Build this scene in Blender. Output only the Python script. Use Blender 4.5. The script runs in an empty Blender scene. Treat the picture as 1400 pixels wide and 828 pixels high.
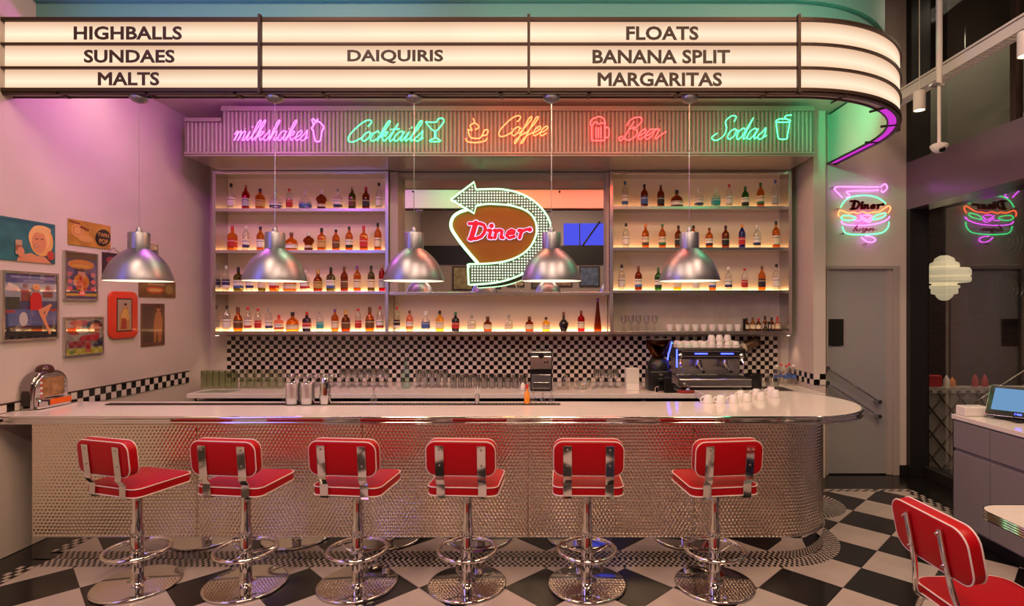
import bpy, bmesh, math, random
import numpy as np
from mathutils import Vector, Matrix
random.seed(7)
S = bpy.context.scene
COL = S.collection
PI = math.pi
# ---------------------------------------------------------------- camera
F = 762.0
cam = bpy.data.cameras.new('camera'); cam.sensor_width = 36; cam.lens = F/1400*36
cam.shift_x = -45/1400; cam.shift_y = 6/1400; cam.clip_start = .05; cam.clip_end = 60
co = bpy.data.objects.new('camera', cam); COL.objects.link(co)
co.location = (0, 0, 1.7); co.rotation_euler = (PI/2, 0, 0); S.camera = co
# ---------------------------------------------------------------- world, exposure, room lights
w = bpy.data.worlds.new('world'); S.world = w; w.use_nodes = True
w.node_tree.nodes['Background'].inputs[0].default_value = (.02, .016, .014, 1)
w.node_tree.nodes['Background'].inputs[1].default_value = 1.0
S.view_settings.view_transform = 'Standard'; S.view_settings.look = 'None'
S.view_settings.exposure = 0.22; S.view_settings.gamma = 1.0; S.view_settings.use_curve_mapping = False
S.cycles.transparent_max_bounces = 24; S.cycles.max_bounces = 8; S.cycles.diffuse_bounces = 4
S.cycles.sample_clamp_indirect = 4.0
def area(name, loc, rot, sx, sy, energy, color):
    l = bpy.data.lights.new(name, 'AREA'); l.shape = 'RECTANGLE'; l.size = sx; l.size_y = sy
    l.energy = energy; l.color = color
    o = bpy.data.objects.new(name, l); COL.objects.link(o); o.location = loc; o.rotation_euler = rot
    return o
WARM = (1, .66, .43)
area('ceiling_fill_light', (-2.0, 1.6, 4.85), (0, 0, 0), .5, 2.0, 78, WARM)  # unseen overhead panels added as warm fill for the whole room
area('ceiling_fill_light', (0.2, 0.6, 4.85), (0, 0, 0), .5, 2.0, 96, WARM)
area('ceiling_fill_light', (2.2, 1.6, 4.85), (0, 0, 0), .5, 2.0, 78, WARM)
area('ceiling_fill_light', (0, -2.4, 4.85), (0, 0, 0), 3.0, .5, 95, (1, .72, .5))
area('blue_wash_light', (-3.6, 1.3, 3.4), (math.radians(90), 0, math.radians(-90)), .22, 2.8, 45, (.10, .13, 1))
# warm fill added inside the bar niche, hidden behind the marquee
area('niche_fill_light', (-.8, 4.45, 3.60), (math.radians(12), 0, 0), 5.4, .12, 27, (1, .70, .50))
# coloured LED floods on the back of the marquee, washing the niche ceiling and the fluted soffit
for lx, lc, le in ((-2.7, (.85, .02, 1), 19), (-1.40, (.03, 1, .35), 6), (-.40, (1, .13, .01), 17), (.72, (1, .03, .02), 11), (2.0, (.01, 1, .38), 7)):
    lp = bpy.data.lights.new('led_flood', 'POINT'); lp.energy = le; lp.color = lc; lp.shadow_soft_size = .06
    ol = bpy.data.objects.new('led_flood', lp); COL.objects.link(ol); ol.location = (lx, 4.34, 3.42)
ls_ = bpy.data.lights.new('led_flood_spot', 'SPOT'); ls_.energy = 34; ls_.color = (.01, 1, .38); ls_.spot_size = math.radians(62); ls_.spot_blend = .9; ls_.shadow_soft_size = .04
os_ = bpy.data.objects.new('led_flood_spot', ls_); COL.objects.link(os_); os_.location = (2.0, 4.42, 3.44); os_.rotation_euler = Vector((.90, .90, .05)).to_track_quat('-Z', 'Y').to_euler()
# teal cove light shining up on the drum from the top of the marquee
area('cove_light_blue', (-2.1, 3.88, 3.72), (math.radians(165), 0, 0), 2.6, .06, 1.3, (.12, .45, 1))
area('cove_light_green', (1.0, 3.88, 3.72), (math.radians(165), 0, 0), 3.0, .06, 1.3, (.15, .9, .60))

# ---------------------------------------------------------------- helpers
def X(px, Y): return (px-745)*Y/F
def Z(py, Y): return 1.7+(420-py)*Y/F
def YL(px, Xw=-3.68): return Xw*F/(px-745)

def mat(name, col, rough=.5, metal=0, em=None, es=0, spec=.5, coat=0, noise=0, nscale=6, bump=0, bscale=60, trans=0, ior=1.45):
    m = bpy.data.materials.new(name); m.use_nodes = True
    nt = m.node_tree; b = nt.nodes['Principled BSDF']
    c = (*col, 1) if len(col) == 3 else col
    b.inputs['Base Color'].default_value = c
    b.inputs['Roughness'].default_value = rough; b.inputs['Metallic'].default_value = metal
    b.inputs['Specular IOR Level'].default_value = spec; b.inputs['Coat Weight'].default_value = coat
    b.inputs['Transmission Weight'].default_value = trans; b.inputs['IOR'].default_value = ior
    if em: b.inputs['Emission Color'].default_value = (*em, 1); b.inputs['Emission Strength'].default_value = es
    if noise or bump:
        tc = nt.nodes.new('ShaderNodeTexCoord')
    if noise:
        n = nt.nodes.new('ShaderNodeTexNoise'); n.inputs['Scale'].default_value = nscale; n.inputs['Detail'].default_value = 5
        nt.links.new(tc.outputs['Object'], n.inputs['Vector'])
        mr = nt.nodes.new('ShaderNodeMapRange'); mr.inputs[1].default_value = .3; mr.inputs[2].default_value = .7
        mr.inputs[3].default_value = 1-noise; mr.inputs[4].default_value = 1+noise*.4
        mx = nt.nodes.new('ShaderNodeVectorMath'); mx.operation = 'SCALE'; mx.inputs[0].default_value = c[:3]
        nt.links.new(n.outputs['Fac'], mr.inputs[0]); nt.links.new(mr.outputs[0], mx.inputs['Scale'])
        nt.links.new(mx.outputs[0], b.inputs['Base Color'])
    if bump:
        n = nt.nodes.new('ShaderNodeTexNoise'); n.inputs['Scale'].default_value = bscale
        nt.links.new(tc.outputs['Object'], n.inputs['Vector'])
        bp = nt.nodes.new('ShaderNodeBump'); bp.inputs['Strength'].default_value = bump; bp.inputs['Distance'].default_value = .01
        nt.links.new(n.outputs['Fac'], bp.inputs['Height']); nt.links.new(bp.outputs[0], b.inputs['Normal'])
    return m

def glass(name, col, gl=.10, rough=.04, edge=.35, edgecol=(.8, .8, .8)):
    """thin tinted glass: tinted transparency with a glossy film, stronger at grazing angles"""
    m = bpy.data.materials.new(name); m.use_nodes = True; nt = m.node_tree; nt.nodes.clear()
    out = nt.nodes.new('ShaderNodeOutputMaterial')
    t = nt.nodes.new('ShaderNodeBsdfTransparent'); t.inputs[0].default_value = (*col, 1)
    g = nt.nodes.new('ShaderNodeBsdfGlossy'); g.inputs['Roughness'].default_value = rough
    g.inputs['Color'].default_value = (*edgecol, 1)
    lw = nt.nodes.new('ShaderNodeLayerWeight'); lw.inputs[0].default_value = .35
    mr = nt.nodes.new('ShaderNodeMapRange'); mr.inputs[3].default_value = gl; mr.inputs[4].default_value = gl+edge
    mx = nt.nodes.new('ShaderNodeMixShader')
    nt.links.new(lw.outputs['Facing'], mr.inputs[0]); nt.links.new(mr.outputs[0], mx.inputs[0])
    nt.links.new(t.outputs[0], mx.inputs[1]); nt.links.new(g.outputs[0], mx.inputs[2]); nt.links.new(mx.outputs[0], out.inputs[0])
    return m

class MB:
    def __init__(s): s.v = []; s.f = []; s.m = []; s.cur = 0
    def add(s, vs, fs, mi=None):
        o = len(s.v); s.v += [tuple(p) for p in vs]; s.f += [tuple(i+o for i in f) for f in fs]
        s.m += [s.cur if mi is None else mi]*len(fs); return s
    def box(s, x0, x1, y0, y1, z0, z1, mi=None, M=None):
        vs = [(x, y, z) for z in (z0, z1) for y in (y0, y1) for x in (x0, x1)]
        if M is not None: vs = [M @ Vector(p) for p in vs]
        return s.add(vs, [(0, 2, 3, 1), (4, 5, 7, 6), (0, 1, 5, 4), (2, 6, 7, 3), (0, 4, 6, 2), (1, 3, 7, 5)], mi)
    def lathe(s, prof, seg=20, c=(0, 0, 0), sq=0, sy=1.0, mi=None, cap=True, M=None):
        """prof: (r, z) bottom to top; sq>0 squares the section"""
        vs = []
        for r, z in prof:
            for k in range(seg):
                a = 2*PI*(k+.5)/seg; ca, sa = math.cos(a), math.sin(a)
                q = 1.0
                if sq: q = 1+(1/max(abs(ca), abs(sa))-1)*sq
                p = Vector((r*ca*q, r*sa*q*sy, z))
                if M is not None: p = M @ p
                vs.append((p.x+c[0], p.y+c[1], p.z+c[2]))
        fs = []
        for i in range(len(prof)-1):
            for k in range(seg):
                k2 = (k+1) % seg
                fs.append((i*seg+k, i*seg+k2, (i+1)*seg+k2, (i+1)*seg+k))
        if cap:
            if prof[0][0] > 1e-4: fs.append(tuple(reversed(range(seg))))
            if prof[-1][0] > 1e-4: fs.append(tuple((len(prof)-1)*seg+k for k in range(seg)))
        return s.add(vs, fs, mi)
    def tube(s, pts, r, seg=8, closed=False, mi=None, cap=True):
        pts = [Vector(p) for p in pts]; n = len(pts)
        rs = r if isinstance(r, (list, tuple)) else [r]*n
        vs = []; up = None
        for i, p in enumerate(pts):
            if closed: t = pts[(i+1) % n]-pts[i-1]
            else: t = pts[min(i+1, n-1)]-pts[max(i-1, 0)]
            if t.length < 1e-9: t = Vector((0, 0, 1))
            t.normalize()
            if up is None:
                up = Vector((0, 0, 1)) if abs(t.z) < .9 else Vector((0, 1, 0))
            a = t.cross(up)
            if a.length < 1e-6: a = t.cross(Vector((1, 0, 0)))
            a.normalize(); b = a.cross(t); up = b
            for k in range(seg):
                th = 2*PI*k/seg; vs.append(p+(a*math.cos(th)+b*math.sin(th))*rs[i])
        fs = []
        for i in range(n if closed else n-1):
            j = (i+1) % n
            for k in range(seg):
                k2 = (k+1) % seg; fs.append((i*seg+k, i*seg+k2, j*seg+k2, j*seg+k))
        if not closed and cap:
            fs.append(tuple(reversed(range(seg)))); fs.append(tuple((n-1)*seg+k for k in range(seg)))
        return s.add(vs, fs, mi)
    def cyl(s, p0, p1, r, seg=16, mi=None): return s.tube([p0, p1], r, seg, mi=mi)
    def prism(s, poly, d0, d1, axis='z', mi=None, M=None):
        """poly 2D ccw; extruded d0..d1. axis z:(x,y); y:(x,z); x:(y,z)"""
        def mp(a, b, d):
            p = {'z': (a, b, d), 'y': (a, d, b), 'x': (d, a, b)}[axis]
            return tuple(M @ Vector(p)) if M is not None else p
        n = len(poly)
        vs = [mp(a, b, d0) for a, b in poly]+[mp(a, b, d1) for a, b in poly]
        fs = [tuple(reversed(range(n))), tuple(range(n, 2*n))]+[(i, (i+1) % n, n+(i+1) % n, n+i) for i in range(n)]
        return s.add(vs, fs, mi)
    def rslab(s, wx, wy, r, z0, z1, e, c=(0, 0), mi=None, M=None, es=3):
        """rounded-rectangle slab with rounded edges (upholstery, trays)"""
        prof = []
        for k in range(es+1):
            a = PI/2*k/es; prof.append((e*(1-math.sin(a)), z0+e*(1-math.cos(a))))
        for k in range(es+1):
            a = PI/2*(1-k/es); prof.append((e*(1-math.sin(a)), z1-e*(1-math.cos(a))))
        rings = []
        for ins, z in prof:
            rings.append([(x+c[0], y+c[1], z) for x, y in rrect(wx-2*ins, wy-2*ins, max(r-ins, .002))])
        n = len(rings[0]); vs = [p for q in rings for p in q]
        if M is not None: vs = [M @ Vector(p) for p in vs]
        fs = []
        for i in range(len(rings)-1):
            for k in range(n): fs.append((i*n+k, i*n+(k+1) % n, (i+1)*n+(k+1) % n, (i+1)*n+k))
        fs.append(tuple(reversed(range(n)))); fs.append(tuple((len(rings)-1)*n+k for k in range(n)))
        return s.add(vs, fs, mi)
    def build(s, name, mats, parent=None, smooth=False, bevel=0, loc=None, ang=40):
        me = bpy.data.meshes.new(name); me.from_pydata(s.v, [], s.f)
        mats = mats if isinstance(mats, (list, tuple)) else [mats]
        for m in mats: me.materials.append(m)
        me.polygons.foreach_set('material_index', s.m)
        bm = bmesh.new(); bm.from_mesh(me); bmesh.ops.recalc_face_normals(bm, faces=bm.faces); bm.to_mesh(me); bm.free()
        if smooth:
            me.polygons.foreach_set('use_smooth', [True]*len(me.polygons)); me.set_sharp_from_angle(angle=math.radians(ang))
        me.update()
        o = bpy.data.objects.new(name, me); COL.objects.link(o)
        if parent: o.parent = parent
        if loc: o.location = loc
        if bevel:
            b = o.modifiers.new('bevel', 'BEVEL'); b.width = bevel; b.segments = 2; b.limit_method = 'ANGLE'; b.angle_limit = math.radians(50)
        return o
def rrect(wx, wy, r, n=5):
    r = min(r, wx/2-1e-4, wy/2-1e-4); out = []
    for cx, cy, a0 in ((wx/2-r, wy/2-r, 0), (-wx/2+r, wy/2-r, 90), (-wx/2+r, -wy/2+r, 180), (wx/2-r, -wy/2+r, 270)):
        for k in range(n+1):
            a = math.radians(a0+90*k/n); out.append((cx+r*math.cos(a), cy+r*math.sin(a)))
    return out
def ellipse(cx, cy, rx, ry, n=16, rot=0):
    o = []
    for k in range(n):
        a = 2*PI*k/n; x, y = rx*math.cos(a), ry*math.sin(a)
        o.append((cx+x*math.cos(rot)-y*math.sin(rot), cy+x*math.sin(rot)+y*math.cos(rot)))
    return o
def smooth_path(pts, sub=5, closed=False):
    P = [np.array(p, float) for p in pts]; n = len(P)
    if n < 3: return [tuple(p) for p in P]
    out = []
    for i in range(n if closed else n-1):
        if closed: p0, p1, p2, p3 = P[i-1], P[i], P[(i+1) % n], P[(i+2) % n]
        else: p0, p1, p2, p3 = P[max(i-1, 0)], P[i], P[i+1], P[min(i+2, n-1)]
        for k in range(sub):
            t = k/sub
            out.append(tuple(.5*((2*p1)+(-p0+p2)*t+(2*p0-5*p1+4*p2-p3)*t*t+(-p0+3*p1-3*p2+p3)*t**3)))
    if not closed: out.append(tuple(P[-1]))
    return out
def tag(o, label=None, cat=None, group=None, kind=None):
    if label: o['label'] = label
    if cat: o['category'] = cat
    if group: o['group'] = group
    if kind: o['kind'] = kind
    return o
def thing(name, label, cat, loc=(0, 0, 0), rz=0, group=None):
    o = bpy.data.objects.new(name, None); COL.objects.link(o); o.location = loc; o.rotation_euler = (0, 0, rz)
    o.empty_display_size = .05
    return tag(o, label, cat, group)
def struct(name, mb, m, parent=None, **k):
    o = mb.build(name, m, parent, **k); o['kind'] = 'structure'; return o
KIDS = {}
def dup(root, loc, rz=None, label=None, group=None):
    def cp(o, par):
        c = o.copy(); COL.objects.link(c)
        if par: c.parent = par
        for ch in list(o.children): cp(ch, c)
        return c
    r = cp(root, None); r.location = loc
    if rz is not None: r.rotation_euler = (0, 0, rz)
    if label: r['label'] = label
    if group: r['group'] = group
    return r
ORD = ['first', 'second', 'third', 'fourth', 'fifth', 'sixth', 'seventh', 'eighth', 'ninth', 'tenth', 'eleventh', 'twelfth', 'thirteenth', 'fourteenth', 'fifteenth', 'sixteenth', 'seventeenth', 'eighteenth']

# ---------------------------------------------------------------- materials
M = {}
M['wall'] = mat('plaster', (.60, .52, .47), .85, noise=.06, nscale=3, bump=.15, bscale=90)
M['white'] = mat('white_paint', (.72, .68, .63), .5)
M['cream'] = mat('cream_paint', (.62, .55, .48), .6)
M['chrome'] = mat('chrome', (.80, .78, .76), .06, 1)
M['mirror_steel'] = mat('mirror_steel', (.62, .60, .58), .02, 1)
M['steel'] = mat('brushed_steel', (.62, .61, .60), .25, 1, bump=.05, bscale=200)
M['hammered'] = mat('hammered_steel', (.86, .78, .66), .09, 1)
M['alu'] = mat('spun_aluminium', (.31, .31, .36), .40, 1)
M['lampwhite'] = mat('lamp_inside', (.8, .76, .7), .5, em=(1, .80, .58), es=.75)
M['red'] = mat('red_vinyl', (.40, .0008, .006), .38, spec=.35, bump=.05, bscale=300)
M['piping'] = mat('white_piping', (.75, .62, .58), .45)
M['black'] = mat('black_plastic', (.012, .011, .011), .3)
M['dark'] = mat('dark_metal', (.035, .028, .025), .5, .3)
M['smoked'] = mat('smoked_chrome', (.34, .31, .30), .12, 1)
M['rust'] = mat('dark_bronze', (.06, .035, .025), .5, .5)
M['whitetop'] = mat('white_quartz', (.74, .68, .64), .12, noise=.04, nscale=30)
M['tile_w'] = mat('white_tile', (.42, .35, .32), .22, noise=.12, nscale=4)
M['tile_b'] = mat('black_tile', (.008, .007, .007), .2, noise=.3, nscale=8)
M['ctile_w'] = mat('white_ceramic_tile', (.68, .60, .55), .15)
M['ctile_b'] = mat('black_ceramic_tile', (.007, .006, .006), .12)
M['grout'] = mat('grout', (.42, .34, .30), .8)
M['door'] = mat('door_paint', (.40, .385, .40), .5, .35, noise=.06, nscale=2)
M['frame'] = mat('door_frame', (.36, .31, .29), .5)
M['blackpaint'] = mat('black_paint', (.010, .009, .009), .45)
M['mirror'] = mat('mirror_glass', (.88, .88, .88), .0, 1)
M['fluted'] = mat('fluted_metal', (.27, .235, .205), .5, .35)
M['teal'] = mat('teal_paint', (.13, .33, .30), .5)
M['cabinet'] = mat('grey_laminate', (.20, .18, .195), .45)
M['jambs'] = mat('taupe_laminate', (.38, .32, .28), .45)
M['porcelain'] = mat('white_porcelain', (.80, .76, .72), .12)
M['amberlabel'] = mat('amber_label', (.85, .30, .02), .3)
GL = dict(
 clear=glass('clear_glass', (.93, .93, .92), .10, edge=.45),
 amber=glass('amber_liquor', (.72, .34, .09), .08, edge=.15, edgecol=(.9, .5, .2)),
 orange=glass('orange_liquor', (.80, .40, .09), .08, edge=.15, edgecol=(.9, .5, .2)),
 dark=glass('dark_amber_liquor', (.44, .15, .04), .08, edge=.15, edgecol=(.6, .3, .15)),
 red=glass('red_liquor', (.62, .02, .03), .08, edge=.15, edgecol=(.9, .2, .2)),
 green=glass('green_glass', (.10, .32, .06), .08, edge=.15, edgecol=(.4, .6, .3)),
 olive=glass('olive_glass', (.30, .27, .05), .08, edge=.15, edgecol=(.5, .5, .3)),
 yellow=glass('yellow_liquor', (.95, .70, .08), .08, edge=.15, edgecol=(.9, .8, .4)),
 black=mat('dark_bottle', (.015, .008, .008), .08),
 blue=glass('blue_glass', (.08, .10, .45), .08, edge=.15, edgecol=(.4, .4, .9)),
 teal=glass('pale_teal_glass', (.75, .92, .85), .10, edge=.3),
 rose=glass('rose_liquor', (.95, .55, .45), .08, edge=.2, edgecol=(.9, .6, .5)),
 greenish=glass('greenish_tumbler_glass', (.95, .97, .92), .06, edge=.40, edgecol=(.75, .78, .64)),
)
LC = {k: mat('paper_'+k, c, .55) for k, c in dict(white=(.88, .82, .74), cream=(.85, .72, .50), blue=(.06, .14, .42), navy=(.02, .03, .14), red=(.55, .03, .03),
      black=(.02, .02, .02), brown=(.16, .07, .03), green=(.05, .22, .08), teal=(.03, .38, .42), orange=(.8, .25, .03), gold=(.55, .36, .10), purple=(.22, .06, .30), grey=(.4, .38, .36), silver=(.55, .55, .55), clear=(.75, .72, .68), tan=(.45, .25, .12)).items()}
def emis(name, col, s):
    m = bpy.data.materials.new(name); m.use_nodes = True; nt = m.node_tree; nt.nodes.clear()
    o = nt.nodes.new('ShaderNodeOutputMaterial'); e = nt.nodes.new('ShaderNodeEmission')
    e.inputs[0].default_value = (*col, 1); e.inputs[1].default_value = s; nt.links.new(e.outputs[0], o.inputs[0]); return m
NE = dict(purple=emis('neon_magenta', (.80, .10, .90), 5), green=emis('neon_green', (.075, 1, .28), 3.4), orange=emis('neon_orange', (1, .13, .04), 5.5),
          red=emis('neon_red', (1, .04, .04), 6), mint=emis('neon_mint', (.44, 1, .44), 2.1))
M['led'] = emis('shelf_led', (1, .54, .22), 11)
M['blue_led'] = emis('blue_led', (.04, .06, 1), 6)
# ================================================================ SETTING
XL, YB, YD, YC = -3.68, 6.13, 5.66, 5.56
ZN = 3.66
wl = struct('wall_left', MB().box(XL-.1, XL, -4.2, YB+.1, 0, 5), M['wall'])
wb = struct('wall_back', MB().box(XL, 2.68, YB, YB+.1, 0, ZN), M['wall'])
struct('wall_column', MB().box(2.68, 2.80, YC, YB, 0, ZN), M['wall'])
mbd = MB(); dx0, dx1, dz = 2.85, 3.59, 2.12
mbd.box(2.80, dx0, YD, YD+.14, 0, 5).box(dx1, 3.67, YD, YD+.14, 0, 5).box(dx0, dx1, YD, YD+.14, dz, 5)
struct('wall_far', mbd, M['wall'])
struct('wall_rear', MB().box(XL-.1, 4.0, -4.3, -4.2, 0, 5), mat('rear_wall_paint', (.30, .24, .21), .6))
struct('ceiling', MB().box(XL-.1, 12, -4.3, 9.3, 5.0, 5.1), mat('dark_ceiling', (.10, .065, .055), .9, noise=.15))
# ---- window wall on the right
f = MB(); f.box(3.67, 3.86, 5.60, YD-.001, 0, 2.69).box(3.67, 3.86, 5.58, YD-.001, 3.163, 5)
f.box(3.80, 3.90, -4.2, 5.60, 0, .10)
win = struct('window_1', MB().box(3.848, 3.852, -4.2, 5.60, .10, 2.69), glass('window_glass', (.80, .80, .80), .07, rough=0, edge=.22, edgecol=(1, 1, 1)))
struct('window_frame', f, M['blackpaint'], win)
mu = MB()
for yy in (3.2, .9, -1.4): mu.box(3.80, 3.90, yy-.03, yy+.03, .10, 2.69)
struct('mullion', mu, M['blackpaint'], win)
struct('trim_1', MB().box(3.67, 3.90, -4.2, YD-.001, 2.69, 3.163), mat('beam_paint', (.12, .075, .10), .25))
w2 = struct('window_2', MB().box(3.848, 3.852, -4.2, 5.58, 3.163, 5.0), glass('clerestory_glass', (.75, .75, .72), .06, rough=0, edge=.2))
mu = MB()
for yy in (4.55, 2.2): mu.box(3.82, 3.88, yy-.03, yy+.03, 3.163, 5.0)
struct('mullion', mu, M['rust'], w2)
# ---- the alley outside the window
bm_ = bpy.data.materials.new('dark_brick'); bm_.use_nodes = True; nt = bm_.node_tree; b = nt.nodes['Principled BSDF']
tc = nt.nodes.new('ShaderNodeTexCoord'); mp = nt.nodes.new('ShaderNodeMapping'); mp.inputs['Rotation'].default_value = (PI/2, 0, 0)
br = nt.nodes.new('ShaderNodeTexBrick'); br.inputs['Scale'].default_value = 5; br.inputs['Color1'].default_value = (.12, .045, .03, 1)
br.inputs['Color2'].default_value = (.07, .03, .022, 1); br.inputs['Mortar'].default_value = (.03, .022, .02, 1); b.inputs['Roughness'].default_value = .85
nt.links.new(tc.outputs['Object'], mp.inputs[0]); nt.links.new(mp.outputs[0], br.inputs[0]); nt.links.new(br.outputs[0], b.inputs['Base Color'])
struct('wall_alley', MB().box(3.9, 12, 9.2, 9.3, -.2, 6), bm_)
struct('wall_alley_side', MB().box(12, 12.1, -4.3, 9.3, -.2, 6), mat('dark_render', (.06, .055, .05), .9))
struct('wall_clerestory', MB().box(4.7, 4.8, -4.2, 9.2, 3.4, 4.35), mat('grey_render', (.26, .25, .20), .9))
struct('floor_alley', MB().box(3.91, 12, -4.3, 9.3, -.05, 0), mat('asphalt', (.03, .03, .03), .9))
for k, (px, py, wd, h) in enumerate(((1372, 330, 1.0, .75), (1378, 395, 1.0, .75))):
    t = thing('air_conditioner', ('upper' if k == 0 else 'lower')+' dark air conditioning unit on the alley wall behind the window', 'air conditioner', (X(px, 9.0), 9.0, Z(py, 9.0)-h/2), group='alley air conditioners')
    MB().box(-wd/2, wd/2, -.12, .19, 0, h).build('casing', M['dark'], t, bevel=.01)
    g = MB()
    for r in (.08, .15, .22, .29): g.tube([(r*math.cos(a)-.1, -.14, h/2+r*math.sin(a)) for a in np.linspace(0, 2*PI, 24, endpoint=False)], .008, 5, closed=True)
    for a in range(4): g.tube([(-.1, -.14, h/2), (-.1+.3*math.cos(a*PI/2+.4), -.14, h/2+.3*math.sin(a*PI/2+.4))], .008, 5)
    g.build('fan_grille', M['steel'], t)
# quilted low wall, sill things and booth seen through the glass
t = thing('low_wall', 'low quilted wall with diamond lattice behind the window glass', 'wall panel', (0, 0, 0))
dpan = mat('diamond_panel', (.60, .52, .46), .3, .3)
x0, x1, yy = 3.96, 5.9, 5.85
MB().box(x0, x1, yy, yy+.14, 0.001, .86).build('panel', dpan, t)
g = MB(); sp = .20
for k in range(-5, 16):
    xa = x0+k*sp
    for sgn in (1, -1):
        xs = sorted([(xa+sgn*(zz*.8), zz) for zz in np.linspace(.01, .80, 17)])
        xs = [q for q in xs if x0 <= q[0] <= x1]
        if len(xs) > 1: g.tube([(q[0], yy-.006, q[1]) for q in xs], .008, 4)
g.build('lattice', M['rust'], t)
g = MB()
for k in range(38):
    g.box(x0+k*.05, x0+k*.05+.05, yy-.012, yy, .80+.03*(k % 2), .83+.03*(k % 2))
g.build('checker_band', M['ctile_w'], t)
for px, c, h, nm in ((1272, 'red', .14, 'napkin_box'), (1294, 'white', .12, 'sauce_bottle'), (1302, 'orange', .10, 'sauce_bottle'), (1333, 'red', .13, 'sauce_bottle'), (1346, 'red', .13, 'sauce_bottle')):
    lab = {1272: 'red box standing leftmost on the low wall beyond the window', 1294: 'pale sauce bottle on the low wall beyond the window', 1302: 'orange sauce bottle on the low wall beyond the window',
           1333: 'red sauce bottle beyond the window, left one of two', 1346: 'red sauce bottle beyond the window, beside the payment screen'}[px]
    xx = X(px, 5.92)
    if nm == 'napkin_box':
        o = MB().box(-.05, .10, -.04, .04, 0, .12).build(nm, LC[c], None, loc=(xx, 5.92, .861), bevel=.01)
    else:
        o = MB().lathe([(.03, 0), (.032, .01), (.03, h*.6), (.018, h*.75), (.006, h)], 12).build(nm, LC[c], None, smooth=True, loc=(xx, 5.92, .861))
    tag(o, lab, 'box' if 'box' in nm else 'bottle')
# deco pendant lamps beyond the glass
def deco(loc, s, lab):
    t = thing('deco_pendant_lamp', lab, 'lamp', loc)
    em = mat('opal_glass', (.8, .72, .55), .3, em=(1, .82, .50), es=.62)
    MB().lathe([(.0, .0), (.05, .01), (.09, .05), (.10, .08), (.14, .09), (.15, .10), (.15, .16), (.17, .17), (.17, .20), (.14, .21), (.14, .23), (.27, .24), (.29, .26), (.29, .31), (.275, .315), (.275, .325), (.29, .33), (.29, .40), (.27, .43), (.16, .44), (.17, .46), (.16, .50), (.12, .52), (.11, .56), (.05, .60)], 32).build('shade', em, t, smooth=True, ang=25)
    MB().cyl((0, 0, .60), (0, 0, .64), .05).build('cap', M['blackpaint'], t)
    MB().cyl((0, 0, .64), (0, 0, 4.999-loc[2]), .008, 6).build('cord', M['steel'], t)
    t.scale = (s, s, s)
deco((X(1291, 7.4), 7.4, Z(411, 7.4)), 1.0, 'white stepped glass pendant lamp beyond the window')
tl = thing('tube_light', 'small lit ceiling tube light above the pendant lamp beyond the window', 'light', (4.75, 6.6, 2.95))
for q in (-.3, .3): MB().cyl((0, q, .06), (0, q, 2.049), .004, 6).build('cord', M['steel'], tl)
MB().box(-.03, .03, -.45, .45, 0, .03).build('tube', emis('tube_emission', (1, .85, .6), 1.0), tl)
MB().box(-.04, .04, -.47, .47, .03, .06).build('housing', M['white'], tl)
area('alley_fill_light', (5.6, 5.0, 4.6), (math.radians(-12), 0, 0), 1.2, 1.2, 90, (1, .8, .6))  # unseen fill added to lift the dark alley and the low wall

area('clerestory_fill_light', (4.25, 6.2, 4.9), (0, 0, 0), .2, 2.4, 20, (1, .85, .65))  # added fill, no fixture: brightens the wall behind the upper glass
# ---- floor: black base slab, checker tiles laid at 45 degrees, mosaic borders
fm = bpy.data.materials.new('floor_far_checker'); fm.use_nodes = True; nt = fm.node_tree; b = nt.nodes['Principled BSDF']
tc = nt.nodes.new('ShaderNodeTexCoord'); mp = nt.nodes.new('ShaderNodeMapping'); mp.inputs['Rotation'].default_value = (0, 0, PI/4)
ck = nt.nodes.new('ShaderNodeTexChecker'); ck.inputs['Scale'].default_value = 1/.3642; ck.inputs[1].default_value = (.42, .35, .32, 1); ck.inputs[2].default_value = (.008, .007, .007, 1)
nt.links.new(tc.outputs['Object'], mp.inputs[0]); nt.links.new(mp.outputs[0], ck.inputs[0]); nt.links.new(ck.outputs[0], b.inputs['Base Color']); b.inputs['Roughness'].default_value = .2
fl = struct('floor', MB().box(XL-.1, 4.0, 1.0, YB+.1, -.1, -.004), M['tile_b'])
fl2 = struct('floor_rear', MB().box(XL-.1, 4.0, -4.3, 1.0, -.1, 0), fm)
H = .2575; AX, AY = 1.81, 3.385
RX0, RX1, RY0, RY1 = -3.34, 3.42, 1.0, 5.22
def clip(poly, a, b, c):
    out = []
    for i in range(len(poly)):
        p, q = poly[i], poly[(i+1) % len(poly)]
        dp = a*p[0]+b*p[1]-c; dq = a*q[0]+b*q[1]-c
        if dp <= 0: out.append(p)
        if (dp < 0 < dq) or (dq < 0 < dp):
            t = dp/(dp-dq); out.append((p[0]+(q[0]-p[0])*t, p[1]+(q[1]-p[1])*t))
    return out
def tile_mesh(poly, m, name):
    # a tile with bevelled arris: top face inset, thin joint around
    cx = sum(p[0] for p in poly)/len(poly); cy = sum(p[1] for p in poly)/len(poly)
    n = len(poly); rings = []
    for sc, z in ((.0012, -.0038), (.0012, -.001), (.003, 0)):
        rings.append([(p[0]+(cx-p[0])/max(math.hypot(cx-p[0], cy-p[1]), .01)*sc*1.4, p[1]+(cy-p[1])/max(math.hypot(cx-p[0], cy-p[1]), .01)*sc*1.4, z) for p in poly])
    vs = [p for r in rings for p in r]; fs = [(i*n+k, i*n+(k+1) % n, (i+1)*n+(k+1) % n, (i+1)*n+k) for i in range(2) for k in range(n)]
    fs.append(tuple(2*n+k for k in range(n)))
    mb = MB(); mb.add(vs, fs); return mb
base = {}
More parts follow.
